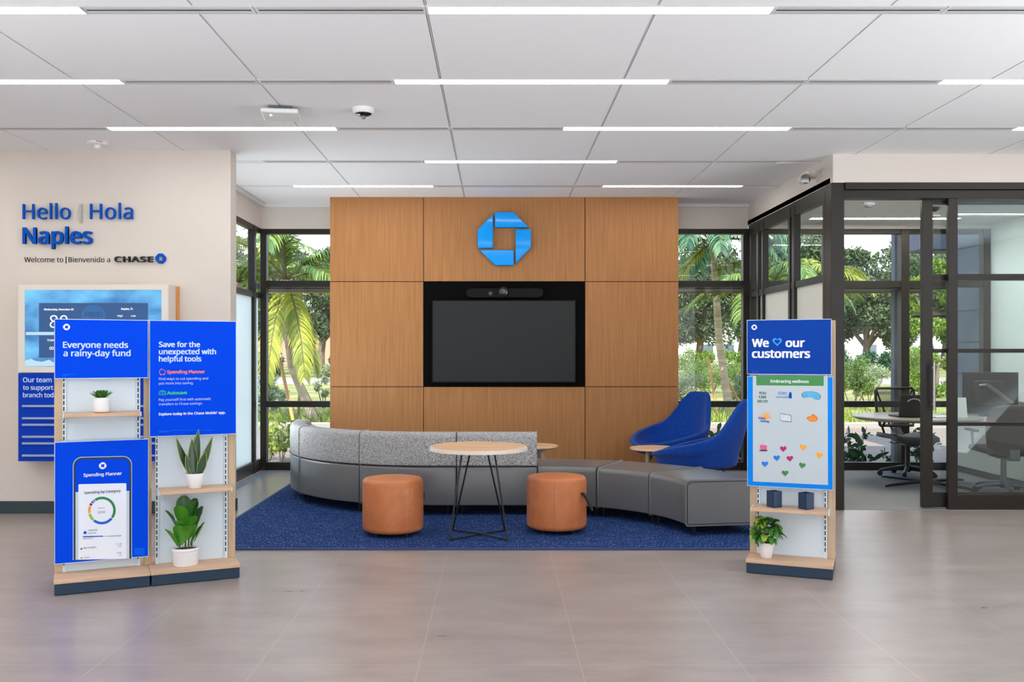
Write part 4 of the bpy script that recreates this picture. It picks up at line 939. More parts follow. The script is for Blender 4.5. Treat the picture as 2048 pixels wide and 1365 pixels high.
# two navy open-topped card boxes on the right stand's shelf
def cardbox(x, label, rz):
    t = thing('pen_box', label, 'box', kr_pt(x, .125, .418), rz, 'navy boxes on the display shelf'); h = .034; hh = .104
    b = MB()
    for q in ((-h, h, -h, -h + .004), (-h, h, h - .004, h), (-h, -h + .004, -h, h), (h - .004, h, -h, h)): b.box(*q, 0, hh)
    b.box(-h, h, -h, h, 0, .004); b.build('box_shell', M_cube, t, smooth=False, bevel=.0008)
    MB().box(-h + .004, h - .004, -h + .004, h - .004, hh - .022, hh - .02).build('divider', M_navy, t, smooth=False)
cardbox(.165, 'left one of two navy square boxes on the small shelf under the poster', R(24)); cardbox(.362, 'right one of two navy square boxes on the small shelf under the poster', R(28))
# ------------------------------------------------------------------ potted plants on the stands
def blade(b, base, az, el, L, wd, droop=0, fold=.25, n=6, tipw=.0, m=0, em=None, prof=None, face=None):
    """a leaf blade: strip with a folded mid line; returns nothing"""
    p = Vector(base); rowsL = []
    for i in range(n + 1):
        t_ = i / n; e_ = el - droop * t_
        d = Vector((math.cos(az) * math.cos(e_), math.sin(az) * math.cos(e_), math.sin(e_))); side = Vector((-math.sin(az), math.cos(az), 0)) if face is None else Vector((math.cos(face), math.sin(face), 0))
        if face is not None: side = (side - d * side.dot(d)).normalized()
        up = side.cross(d) * -1
        wv = wd * (prof(t_) if prof else math.sin(math.pi * min(1, (t_ * .92 + .06))) ** .8)
        rowsL.append([p + side * wv + up * wv * fold, p.copy(), p - side * wv + up * wv * fold])
        p = p + d * (L / n)
    rowsL[-1] = [rowsL[-1][1] + (q_ - rowsL[-1][1]) * tipw for q_ in rowsL[-1]]
    b.grid(rowsL, m)
    return rowsL
def pot(parent, r0, r1, h, rim=.003, sx=1, m=None, soil=.82):
    MB().lathe([(0, 0), (r0 - .004, 0), (r0, .005), (r1, h - .002), (r1 - .001, h), (r1 - rim, h), (r1 - rim - .002, h * soil), (0, h * soil)], 40, sx=sx).build('pot', m or M_pot, parent)
    MB().lathe([(0, h * soil + .004), (r1 - rim - .003, h * soil + .002)], 28, sx=sx).build('soil', M_soil, parent)
su = thing('succulent', 'small green succulent in a white pot on the upper left shelf', 'potted plant', kl_pt(.262, .115, 1.059), LA)
MB().lathe([(0, 0), (.042, 0), (.045, .004), (0, .005)], 32).build('saucer', M_cork, su)
MB().lathe([(0, .004), (.044, .004), (.0465, .008), (.0465, .088), (.045, .09), (.0435, .09), (.042, .075), (0, .075)], 36).build('pot', M_pot, su)
MB().lathe([(0, .079), (.042, .077)], 24).build('soil', M_soil, su)
for i in range(34):
    k = i / 33; b = MB(); az = i * 2.4; el = R(78 - 62 * k ** .8)
    blade(b, (.008 * math.cos(az), .008 * math.sin(az), .082 + .012 * (1 - k)), az, el, .04 + .04 * k, .0125, -.35, .45, 5, 0, prof=lambda t_: math.sin(math.pi * (.12 + .86 * t_)) ** .7)
    b.build('leaf', M_succ, su)
sn = thing('snake_plant', 'pointed snake plant in a white pot on the lower right shelf', 'potted plant', kl_pt(.80, .115, .569), LA)
pot(sn, .04, .058, .094)
for az, el, L, wd, bx_, by_ in ((10, 84, .30, .030, -.006, .008), (150, 86, .245, .030, -.004, -.014), (20, 66, .27, .021, .016, .004), (165, 68, .27, .021, -.018, .004), (200, 74, .155, .020, -.018, -.012), (-30, 72, .17, .025, .018, -.016), (95, 82, .25, .026, .008, .018)):
    b = MB(); e_ = MB(); rw = blade(b, (bx_, by_, .07), R(az), R(el), L, wd * 1.1, -.05 if el < 80 else 0, .22, 9, 0, face=R(22) if bx_ < 0 else R(-18), prof=lambda t_: (.55 + .45 * min(1, t_ * 2.2)) * (1 - max(0, t_ - .42) ** 1.6 / .58 ** 1.6))
    lf = b.build('leaf', M_snake, sn)
    for s_ in (0, 2): e_.tube([r_[s_] for r_ in rw], [.0017] * (len(rw) - 1) + [.0006], 5)
    e_.build('leaf_margin', M_snakeedge, lf)
def broad(parent, pts, mats, L0, wd0, name='leaf', prof=None, ridges=.12):
    for (bx_, by_, bz_, az, el, s_, mi, dr) in pts:
        b = MB(); p0 = Vector((bx_, by_, bz_)); n = 8; side = Vector((-math.sin(az), math.cos(az), 0)); p = p0.copy(); rws = []
        for i in range(n + 1):
            t_ = i / n; e_ = el - dr * t_; d = Vector((math.cos(az) * math.cos(e_), math.sin(az) * math.cos(e_), math.sin(e_))); up = d.cross(side)
            wv = wd0 * s_ * (prof(t_) if prof else (math.sin(math.pi * min(1, .03 + t_ * .95)) ** .6) * (.75 + .35 * t_))
            rws.append([p + side * wv * q_ + up * (abs(q_) * wv * .28 + ridges * wv * math.cos(q_ * 4 + i * 2.2) * (.3 if abs(q_) > .1 else 0)) for q_ in (-1, -.72, -.36, 0, .36, .72, 1)])
            p = p + d * (L0 * s_ / n)
        b.grid(rws); b.build(name, mats[mi], parent)
fi = thing('fiddle_leaf_fig', 'broad-leaved fig plant in an oval white pot on the stand base', 'potted plant', kl_pt(.745, .115, .089), LA)
MB().lathe([(0, 0), (.072, 0), (.076, .006), (.078, .09), (.083, .094), (.084, .104), (.081, .11), (.074, .11), (.07, .098), (0, .098)], 44, sx=1, sy=.8).build('pot', M_pot, fi)
MB().lathe([(0, .104), (.072, .101)], 30, sy=.8).build('soil', M_soil, fi)
for x, y in ((-.035, 0), (.0, .01), (.035, 0), (.015, -.012)): MB().tube([(x, y, .10), (x * 1.2, y, .19), (x * 1.6, y * 1.5, .28)], [.005, .004, .003], 8).build('stem', M_stem, fi)
FG = [(-.03, -.02, .13, R(-115), R(80), 1.0, 0, .5), (.01, -.03, .16, R(-80), R(68), 1.05, 0, .9), (.03, .0, .12, R(-20), R(66), 1.0, 0, .2), (-.05, 0, .12, R(200), R(60), 1.0, 0, .2), (-.05, 0, .22, R(170), R(68), 1.0, 1, .3), (.05, 0, .21, R(15), R(66), 1.1, 1, -.1), (0, .02, .25, R(90), R(78), 1.1, 1, -.1), (-.02, 0, .24, R(-120), R(80), 1.05, 0, .5), (.025, -.0, .25, R(-60), R(84), 1.1, 1, .4), (0.02, -.02, .20, R(-75), R(80), .95, 0, .8), (-.01, .02, .28, R(80), R(84), 1.05, 1, .1), (.035, .01, .27, R(40), R(76), 1.0, 1, .1), (.05, -.01, .14, R(-5), R(60), .95, 0, -.1), (-.02, -.02, .20, R(-100), R(74), .9, 0, 1.0)]
broad(fi, FG, [M_fig, M_figd], .145, .052, prof=lambda t_: (math.sin(math.pi * min(1, .05 + t_ * .93)) ** .55) * (.55 + .55 * t_))
po = thing('pothos', 'bushy variegated pothos in a round white pot on the right stand base', 'potted plant', kr_pt(.118, .105, .089), RA_)
pot(po, .035, .05, .1, soil=.9)
rr_ = random.Random(5); PT = []
for i in range(110):
    az = rr_.uniform(0, 2 * math.pi); el_ = rr_.uniform(-.35, 1.45); rad = .072 * rr_.uniform(.55, 1)
    PT.append((rad * math.cos(el_) * math.cos(az), rad * math.cos(el_) * math.sin(az) * .85, .155 + .085 * math.sin(el_), az + rr_.uniform(-.4, .4), el_ * .55 + rr_.uniform(-.3, .2), rr_.uniform(.75, 1.1), 1 if (math.cos(az) < -.1 and rr_.random() < .45) or rr_.random() < .1 else 0, rr_.uniform(.7, 1.6)))
broad(po, PT, [M_pothos, M_pothosv], .064, .029, prof=lambda t_: (1 - t_) ** .55 * min(1, .6 + t_ * 4) if t_ < 1 else .02)
for i in range(10):
    az = i * .63; MB().tube([(0.01 * math.cos(az), .01 * math.sin(az), .09), (.03 * math.cos(az), .03 * math.sin(az), .14), (.06 * math.cos(az), .05 * math.sin(az), .19)], [.0022, .0018, .0012], 5).build('stem', M_stem, po)
# ------------------------------------------------------------------ the office beyond the glass
CH = R(90)
ot = thing('office_table', 'round grey office table on a dark column base', 'table', (4.50, 9.92, .003))
b = MB(); b.lathe([(0, .70), (.60, .70), (.64, .718), (.645, .728), (.64, .738), (0, .74)], 64); b.build('tabletop', mat('office_tabletop', (150, 142, 134), .35), ot)
MB().tube([(.10, 0, .03), (.10, 0, .70)], .042, 20).build('column', M_greym, ot)
for k in range(4):
    a = R(205 + 90 * k if k else 205); MB().tube([(.10, 0, .04), (.10 + .5 * math.cos(a), .5 * math.sin(a), .028), (.10 + .58 * math.cos(a), .58 * math.sin(a), .02)], [.02, .016, .012], 10).build('foot', M_blk, ot)
def star_base(t, m, n=5, rad=.30, z0=.0, rot=0):
    MB().lathe([(.03, .05), (.045, .07), (.045, .10), (.028, .12), (.026, .36), (0, .36)], 18).build('column', m, t)
    for k in range(n):
        a = rot + 2 * math.pi * k / n; c, s_ = math.cos(a), math.sin(a)
        MB().tube([(.02 * c, .02 * s_, .095), (.16 * c, .16 * s_, .085), (rad * c, rad * s_, .062)], [.03, .024, .015], 10).build('base_arm', m, t)
        cs = MB(); 
        for o_ in (-.012, .012): cs.lathe([(0, -.009), (.028, -.009), (.03, -.004), (.03, .004), (.028, .009), (0, .009)], 18, mtx=Matrix.Translation((rad * c - s_ * o_, rad * s_ + c * o_, .030)) @ Matrix.Rotation(a, 4, 'Z') @ Matrix.Rotation(R(90), 4, 'X'))
        cs.box(rad * c - .008, rad * c + .008, rad * s_ - .008, rad * s_ + .008, .025, .07); cs.build('caster', M_blk, t)
tc_ = thing('task_chair', 'black mesh-backed office chair facing out by the office window', 'chair', (4.72, 10.62, .003), R(4))
star_base(tc_, M_blk, rot=R(20))
rows_ = [[(x, -.25 + .5 * j / 8, .455 + .035 * (x / .24) ** 2 + (-.03 * max(0, (.25 - (j / 8)) * 4) if j < 3 else 0)) for x in np.linspace(-.24, .24, 9)] for j in range(9)]
b = MB(); b.grid(rows_); b.grid([[(p[0] * .96, p[1] * .97, p[2] - .05) for p in r_] for r_ in rows_][::-1]); 
so_ = b.build('seat', mat('grey_seat', (92, 92, 94), .8), tc_); sm = so_.modifiers.new('solid', 'SOLIDIFY'); sm.thickness = .05; sm.offset = -1
fr_ = [(-.20, .25, .56), (-.235, .27, .75), (-.235, .30, .97), (-.21, .30, 1.0), (.21, .30, 1.0), (.235, .30, .97), (.235, .27, .75), (.20, .25, .56), (-.20, .25, .56)]
MB().tube(fr_, .016, 8, caps=False).build('back_frame', M_blk, tc_)
mm = bpy.data.materials.new('back_mesh'); mm.use_nodes = True; n_ = mm.node_tree; tt = n_.nodes.new('ShaderNodeBsdfTransparent'); mx_ = n_.nodes.new('ShaderNodeMixShader'); mx_.inputs[0].default_value = .6
n_.nodes['Principled BSDF'].inputs['Base Color'].default_value = (.02, .02, .022, 1); n_.links.new(tt.outputs[0], mx_.inputs[1]); n_.links.new(n_.nodes['Principled BSDF'].outputs[0], mx_.inputs[2]); n_.links.new(mx_.outputs[0], n_.nodes['Material Output'].inputs[0])
MB().grid([[(-.20, .25, .56), (0, .29, .56), (.20, .25, .56)], [(-.235, .27, .75), (0, .31, .75), (.235, .27, .75)], [(-.225, .30, .99), (0, .335, .99), (.225, .30, .99)]]).build('mesh_back', mm, tc_)
for sx in (-1, 1):
    MB().tube([(sx * .215, .31, .97), (sx * .12, .33, .75), (sx * .05, .31, .55), (sx * .04, .12, .42)], .011, 8).build('back_strut', M_blk, tc_)
    MB().tube([(sx * .06, .16, .42), (sx * .20, .14, .46), (sx * .26, .08, .56), (sx * .255, -.02, .665)], .013, 8).build('arm_support', M_blk, tc_)
    MB().box(sx * .255 - .035, sx * .255 + .035, -.14, .10, .66, .685).build('armrest', M_blk, tc_, bevel=.01)
MB().box(-.10, .10, -.14, .14, .36, .41).build('tilt_mechanism', M_greym, tc_, bevel=.01)
MB().tube([(-.08, -.05, .39), (-.20, -.08, .385), (-.26, -.08, .40)], .006, 6).build('lever', M_greym, tc_)
bcx = thing('desk_chair', 'brown leather office chair seen from behind through the glass', 'chair', (5.13, 9.36, .003), R(172))
star_base(bcx, M_greym, rot=R(10))
b = MB(); b.box(-.26, .26, -.25, .24, .41, .47); b.build('seat', M_brown, bcx, bevel=.035, seg=4)
rws = []
for j in range(9):
    z = .40 + .50 * j / 8; wv = .245 + .035 * math.sin(math.pi * (j / 8) ** .8) - (.05 * (j - 6) / 2 if j > 6 else 0) - .05 * (1 - j / 8)
    rws.append([(wv * x, .245 + .09 * j / 8 - .06 * x * x, z + (-.012 * x * x if j == 8 else 0)) for x in np.linspace(-1, 1, 11)])
bo = MB().grid(rws).build('backrest', M_brown, bcx, subsurf=1); q_ = bo.modifiers.new('solid', 'SOLIDIFY'); q_.thickness = .05; q_.offset = 0
MB().box(-.05, .05, .20, .28, .35, .50).build('back_bracket', M_greym, bcx, bevel=.008); MB().box(-.11, .11, -.12, .14, .36, .41).build('tilt_mechanism', M_greym, bcx, bevel=.01)
for sx in (-1, 1):
    MB().tube([(sx * .20, .0, .42), (sx * .29, .0, .44), (sx * .30, .0, .62)], .014, 8).build('arm_support', M_greym, bcx); MB().box(sx * .30 - .03, sx * .30 + .03, -.14, .12, .62, .645).build('armrest', M_blk, bcx, bevel=.01)
# credenza under the monitor
cz = thing('credenza', 'pale low credenza along the white office wall', 'cabinet', (5.7, 10.2, .003))
MB().box(-.22, .24, -.95, .90, .08, .62).build('body', mat('credenza_laminate', (206, 206, 196), .5), cz, bevel=.003, smooth=False); MB().box(-.24, .25, -.97, .92, .62, .65).build('top', M_maple, cz, bevel=.003, smooth=False); MB().box(-.18, .22, -.93, .88, 0, .08).build('plinth', M_greym, cz, smooth=False)
mo = thing('monitor', 'dark computer monitor seen from behind on a swing arm', 'monitor', (5.36, 10.05, .98), R(148))
MB().box(-.27, .27, -.018, .014, -.23, .23).build('panel', M_blk, mo, bevel=.008); MB().box(-.16, .16, .0, .035, -.15, .14).build('rear_housing', mat('monitor_back', (44, 42, 40), .5), mo, bevel=.02)
b = MB(); b.lathe([(.0, .0), (.045, 0), (.05, .012), (.04, .03), (0, .03)], 24, mtx=Matrix.Translation((0, -.018, .0)) @ Matrix.Rotation(R(90), 4, 'X')); b.build('mount_disc', M_steel, mo)
ma = thing('monitor_support', 'grey jointed support reaching from the right to the monitor', 'monitor support')
A = [at(1958, 773, 9.96), at(1972, 771, 9.93), at(1990, 783, 9.93), at(2022, 805, 9.93), at(2048, 808, 9.93), (5.72, 9.93, .86), (5.72, 9.93, .655)]
MB().tube([A[0], A[1]], .02, 12).build('head', M_greym, ma); MB().tube([A[1], A[2], A[3]], [.028, .03, .02], 12).build('upper_arm', M_greym, ma); MB().tube([A[3], A[4], A[5]], .018, 12).build('lower_arm', M_greym, ma); MB().tube([A[5], A[6]], .02, 12).build('post', M_greym, ma); MB().lathe([(0, .653), (.05, .653), (.05, .668), (0, .668)], 20, (5.72, 9.93, 0)).build('clamp', M_greym, ma)
lp = thing('laptop', 'dark laptop with a white sticker, lid toward the viewer', 'laptop', (4.38, 9.70, .744), R(2))
MB().box(-.17, .17, 0, .23, 0, .016).build('keyboard_base', M_blk, lp, bevel=.004); 
ld = MB().prism([(-.168, .012), (.168, .012), (.168, .235), (-.168, .235)], -.055, -.047).build('lid', mat('laptop_lid', (40, 38, 38), .4), lp, bevel=.003)
for v in ld.data.vertices: v.co.y += .05 - .05 * (v.co.z / .235)
PL = Plane(4.38, 9.70, R(2), 0)
st_ = MB()
for i in range(9):
    a = R(150 - 15 * i); st_.box(-.02 + .075 * math.cos(a) - .0055, -.02 + .075 * math.cos(a) + .0055, -.0575, -.0555, .138 + .05 * math.sin(a), .150 + .05 * math.sin(a))
st_.box(-.058, -.032, -.052, -.050, .125, .158).box(-.028, -.008, -.052, -.05, .125, .152).box(-.004, .02, -.052, -.05, .125, .158)
so2 = st_.build('sticker', M_ink, ld, smooth=False)
for v in so2.data.vertices: v.co.y += .05 - .05 * (v.co.z / .235) + .002
dh = thing('paper_holder', 'small white paper holder standing on the office table', 'paper holder', (4.86, 9.66, .744), R(-12))
lfs = MB().prism([(0, 0), (.012, 0), (.06, .20), (.055, .205)], -.055, .055).build('leaflet_stand', M_paper, dh, smooth=False); MB().box(-.055, .055, -.02, .07, 0, .004).build('foot', M_paper, dh, smooth=False)
for v in lfs.data.vertices: x_, y_, z_ = v.co; v.co = (y_, x_, z_)
shp = thing('paper_stack', 'loose white papers lying on the office table', 'papers', (4.66, 9.72, .744), R(15)); MB().box(-.11, .11, -.08, .08, 0, .006).box(-.09, .13, -.06, .09, .006, .009).build('sheets', M_paper, shp, smooth=False)
pn = thing('pendant_lamp', 'shallow black dome pendant lamp over the office table', 'lamp', (4.60, 9.80, 1.80))
MB().lathe([(.195, 0), (.19, .012), (.15, .028), (.09, .042), (.03, .052), (.012, .06), (0, .062)], 48).build('lamp_shade', mat('lamp_black', (8, 8, 10), .6, spec=.2), pn); MB().lathe([(0, .004), (.185, .004)], 48).build('shade_inside', M_yel, pn)
MB().tube([(0, 0, .06), (.03, 0, 1.12)], .003, 6).build('cord', M_blk, pn); MB().lathe([(0, 1.115), (.03, 1.118), (.06, 1.14), (.065, 1.16), (0, 1.16)], 24, c=(.03, 0, 0)).build('canopy', M_blk, pn)
# ------------------------------------------------------------------ outdoors
solid('lawn', [(-70, 90, 17.95, 150, -.3, -.02)], M_lawn); solid('walk', [(-40, 60, YW + .14, 17.7, -.3, -.03)], M_walk); solid('curb', [(-40, 60, 17.7, 17.97, -.3, .07)], M_curb, bevel=.01); solid('road', [(-90, 110, 42, 53, -.1, -.015)], M_road)
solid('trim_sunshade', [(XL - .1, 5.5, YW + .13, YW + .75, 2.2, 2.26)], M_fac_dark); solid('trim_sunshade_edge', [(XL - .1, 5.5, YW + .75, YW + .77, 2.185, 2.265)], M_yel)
col = thing('facade_pier', 'grey tiled pier of the facade outside the office window', 'pier', (6.4, 11.78, -.03))
b = MB(); b.box(-.44, .44, -.46, .46, 0, 3.9); b.build('core', M_brick, col, smooth=False)
b = MB()
for k in range(9): b.box(-.446, -.43, -.462, .462, .38 + .40 * k, .392 + .40 * k)
b.box(-.446, -.43, .30, .31, 0, 3.9); b.build('joints', M_fac_dark, col, smooth=False)['kind'] = 'stuff'
pst = thing('steel_post', 'blue-grey steel post outside the left office pane', 'post', (5.02, 11.62, -.03)); MB().box(-.045, .045, -.05, .05, 0, 2.235).build('shaft', M_brick, pst, smooth=False); MB().box(-.04, .04, -.05, .05, 2.262, 3.4).build('upper_shaft', M_brick, pst, smooth=False)
cn = thing('canopy', 'blue-grey entrance canopy with dark underside beyond the pier', 'canopy', (6.15, 12.9, 2.84)); MB().box(-.25, .9, 0, .35, .03, .5).build('fascia', M_brick, cn, smooth=False); MB().box(-.25, .9, 0, .35, 0, .03).build('soffit', M_fac_dark, cn, smooth=False)
MB().box(  .55, .7, .1, .25, -2.87, 0).build('support', M_brick, cn, smooth=False)
# foliage ------------------------------------------------------------
def leaf_cloud(name, pts, size, m, parent=None, up=.3, ar=.42):
    pts = np.asarray(pts); n = len(pts); d = RNG.normal(size=(n, 3)); d[:, 2] += up; d /= np.linalg.norm(d, axis=1)[:, None]
    r = RNG.normal(size=(n, 3)); s_ = np.cross(d, r); s_ /= np.linalg.norm(s_, axis=1)[:, None]
    L = size * RNG.uniform(.7, 1.3, n)[:, None]; nn = np.cross(d, s_)
    V = np.stack([pts, pts + d * L * .28 + s_ * L * ar * .42, pts + d * L * .66 + s_ * L * ar * .46 + nn * L * .05, pts + d * L + nn * L * .03, pts + d * L * .66 - s_ * L * ar * .46 + nn * L * .05, pts + d * L * .28 - s_ * L * ar * .42], 1).reshape(-1, 3)
    me = bpy.data.meshes.new(name); me.vertices.add(6 * n); me.vertices.foreach_set('co', V.ravel())
    me.loops.add(6 * n); me.loops.foreach_set('vertex_index', np.arange(6 * n)); me.polygons.add(n); me.polygons.foreach_set('loop_start', np.arange(n) * 6); me.polygons.foreach_set('loop_total', np.full(n, 6)); me.update(); me.validate()
    me.materials.append(m); o = bpy.data.objects.new(name, me); COL.objects.link(o)
    if parent: o.parent = parent
    return o
def blob_pts(centres, radii, n, fill=.55, sq=(1, 1, .8)):
    k = RNG.integers(0, len(centres), n); d = RNG.normal(size=(n, 3)); d /= np.linalg.norm(d, axis=1)[:, None]
    r = (fill + (1 - fill) * RNG.uniform(0, 1, n) ** .5)[:, None] * np.asarray(radii)[k][:, None]
    return np.asarray(centres)[k] + d * r * np.asarray(sq)
def oak(x, y, h, rad, n, label, m=None, z=0, lf=.42, group='oak trees beyond the road', clear=.32):
    t = thing('oak_tree', label, 'tree', (x, y, z - .05), 0, group); rr = random.Random(int(x * 31 + y))
    C = []; Rr = []
    for i in range(22):
        a = rr.uniform(0, 2 * math.pi); q_ = rr.uniform(.1, 1) ** .6; zz = rr.uniform(clear, .88)
        wv = math.sin(math.pi * min(1, .25 + (zz - clear) / (1 - clear) * .72)); C.append((math.cos(a) * q_ * rad * wv, math.sin(a) * q_ * rad * wv * .7, zz * h)); Rr.append(rad * rr.uniform(.2, .38))
    leaf_cloud('foliage', blob_pts(C, Rr, n), lf, m or M_oakleaf, t)
    b = MB(); b.tube([(0, 0, 0), (.1, 0, h * .15), (.05 * rad, 0, h * .26)], [rad * .08, rad * .06, rad * .055], 10)
    b.build('trunk', M_bark, t)
    for i in range(6):
        c_ = C[i]; MB().tube([(.05 * rad, 0, h * .24), (c_[0] * .45, c_[1] * .45, h * .24 + (c_[2] - h * .24) * .6), c_], [rad * .045, rad * .028, rad * .01], 8).build('branch', M_bark, t)
    return t
for i, (px_, Y, h, rad, l, m) in enumerate([(540, 62, 9.0, 4.6, 'dark oak tree behind the left palm fronds, left window', None), (640, 74, 8.4, 4.2, 'oak tree beside the oak wall edge, left window', None), (440, 86, 9.5, 4.6, 'oak tree seen past the frosted side glass', None),
    (1395, 62, 9.0, 4.4, 'oak tree with a forked pale trunk, right window', None), (1480, 74, 8.6, 4.2, 'oak tree at the right side of the right window', None), (1570, 86, 9.6, 4.4, 'oak tree seen over the frosted partition', None), (1640, 98, 8.8, 4.2, 'oak tree behind the partition corner', None),
    (1728, 62, 7.6, 4.2, 'oak tree with forked trunk in the open office doorway', None), (1805, 74, 8.2, 4.4, 'oak tree behind the steel post', None), (1890, 86, 9.0, 4.6, 'oak tree behind the grey pier', None), (1868, 30, 5.0, 1.25, 'sunlit yellow-green tree behind the pendant lamp', M_oakleaf2), (345, 100, 9, 5, 'oak tree hidden mostly by the left wall', None)]):
    kk = Y / 62 if Y > 40 else 1
    oak((px_ - CX) * Y / F, Y, h * kk, rad * kk * .95, 17000 if Y > 40 else 11000, l, m, lf=.27 * kk if Y > 40 else .12, clear=.3 if Y > 40 else .04)
def bush(px_, py_, Y, wd, h, n, m, label, lf=.09, group='shrubs outside the windows', name='shrub', stems=True, z=-.02):
    x = (px_ - CX) * Y / F; t = thing(name, label, 'shrub', (x, Y, z), 0, group); rr = random.Random(int(px_ * 7 + Y))
    C = [(rr.uniform(-.36, .36) * wd, rr.uniform(-.3, .3) * wd, h * rr.uniform(.25, .82)) for i in range(12)]; Rr = [rr.uniform(.14, .24) * min(wd, h * 1.2) for i in range(12)]
    leaf_cloud('foliage', blob_pts(C, Rr, int(n * 2.6), .2, (1, 1, .9)), lf * .6, m, t)
    if stems:
        for i in range(5): MB().tube([(C[i][0] * .2, C[i][1] * .2, 0), (C[i][0] * .7, C[i][1] * .7, C[i][2] * .6), C[i]], [.012, .009, .004], 6).build('stem', M_stem, t)
    return t
for a in [(1380, 0, 30, 1.4, 1.15, 1600, M_hedge, 'bright rounded shrub between oak wall edge and palm trunk'), (1465, 0, 31, 1.7, 1.2, 1700, M_hedge, 'bright rounded shrub right of the right palm trunk'), (1425, 0, 33, 1.5, 1.3, 1400, M_hedge, 'bright shrub directly behind the right palm trunk'),
          (1372, 0, 22, .8, 1.0, 1100, M_silver, 'silvery shrub low at the left edge of the right window'), (1478, 0, 23, .7, 1.0, 900, M_silver, 'silvery shrub low at the right edge of the right window'),
          (548, 0, 23, .8, 1.05, 1200, M_silver, 'silvery shrub left of the leaning palm trunk'), (648, 0, 24, .5, 1.3, 900, M_silver, 'silvery upright shrub beside the oak wall, left window'), (530, 0, 21, .6, .8, 700, M_silver, 'silvery low shrub at the left frame of the left window'),
          (1705, 0, 24, 1.1, 1.45, 2000, M_hedge, 'tall leafy shrub in the open office doorway'), (1735, 0, 25, 1.1, 1.35, 1700, M_silver, 'olive shrub right of the tall one in the doorway'), (1828, 0, 27, 1.4, 1.9, 2200, M_oakleaf2, 'yellow-green shrub behind the mesh chair'), (1660, 0, 27, 1.2, 1.4, 1500, M_hedge, 'shrub hidden behind the office corner post')]:
    bush(*a)
for i, (px_, l) in enumerate([(520, 'clipped hedge far behind the left palm, left end'), (640, 'clipped hedge far behind the left palm, right end'), (1380, 'clipped hedge across the road in the right window'), (1480, 'clipped hedge across the road beside the partition'), (1700, 'clipped hedge across the road in the office doorway'), (1790, 'clipped hedge across the road behind the steel post')]):
    bush(px_, 0, 56, 3.4, 1.9, 1500, M_oakleaf2 if i in (2, 3) else M_deep, l, .24, 'hedges across the road', 'hedge', False, z=-.25)
def sprig(px_, Y, h, n, m, label, lf, spread=.16, group='young plants at the foot of the glass', lw=.5):
    x = (px_ - CX) * Y / F; t = thing('young_plant', label, 'plant', (x, Y, -.03), 0, group); rr = random.Random(int(px_ * 3))
    P_ = []
    for k in range(n):
        a = rr.uniform(0, 2 * math.pi); dx, dy = spread * math.cos(a), spread * math.sin(a); hh = h * rr.uniform(.65, 1)
        path = [(dx * .15, dy * .15, 0), (dx * .6, dy * .6, hh * .5), (dx, dy, hh)]; MB().tube(path, [.006, .005, .003], 5).build('stem', M_stem, t)
        for j in range(int(16 * h / .9) + 6):
            u = rr.uniform(.18, 1); q0 = Vector(path[1]) * (u / .5) if u < .5 else Vector(path[1]).lerp(Vector(path[2]), (u - .5) / .5); P_.append((q0.x + rr.uniform(-.04, .04), q0.y + rr.uniform(-.04, .04), q0.z))
    leaf_cloud('foliage', P_, lf, m, t, up=.2, ar=lw); return t
for px_, Y, h, n, m, l, lf in [(537, 12.4, .62, 4, M_lime, 'lime green young plant at the left frame, left window', .1), (562, 12.3, .66, 4, M_lime, 'lime green young plant beside the sofa end', .1), (590, 12.6, .6, 3, M_lime, 'lime green young plant behind the sofa top', .1), (548, 13.2, .7, 3, M_lime, 'lime green young plant behind the front pair, left window', .1),
        (1432, 11.85, .55, 4, M_deep, 'dark round-leaved plant between the two blue chairs', .11), (1452, 11.8, .4, 3, M_deep, 'dark round-leaved plant low behind the side-on blue chair', .11), (1477, 11.75, .78, 4, M_deep, 'tallest dark round-leaved plant beside the window corner', .11), (1470, 11.9, .45, 3, M_deep, 'dark low plant at the right window corner', .11),
        (1709, 11.9, .5, 4, M_deep, 'dark round-leaved plant at the left of the office doorway', .12), (1697, 11.8, .28, 3, M_deep, 'dark low plant beside the office corner post', .12), (1728, 11.8, .22, 3, M_deep, 'dark low plant right of the doorway plant', .11), (1792, 11.85, .2, 3, M_deep, 'dark low plant by the steel post', .11), (1833, 11.9, .55, 4, M_deep, 'dark round-leaved plant behind the mesh chair', .11), (1850, 11.9, .4, 3, M_deep, 'dark round-leaved plant behind the sliding door edge', .11)]:
    sprig(px_, Y, h, n, m, l, lf)
g_ = []
for i in range(5200):
    x = RNG.uniform(-9, 17); y = 18.0 + abs(RNG.normal()) * 2.2; g_.append((x, y, -.03))
tag(leaf_cloud('grass', g_, .2, M_lime, None, up=3.0, ar=.14), 'sunlit long grass along the kerb', 'grass', kind='stuff')
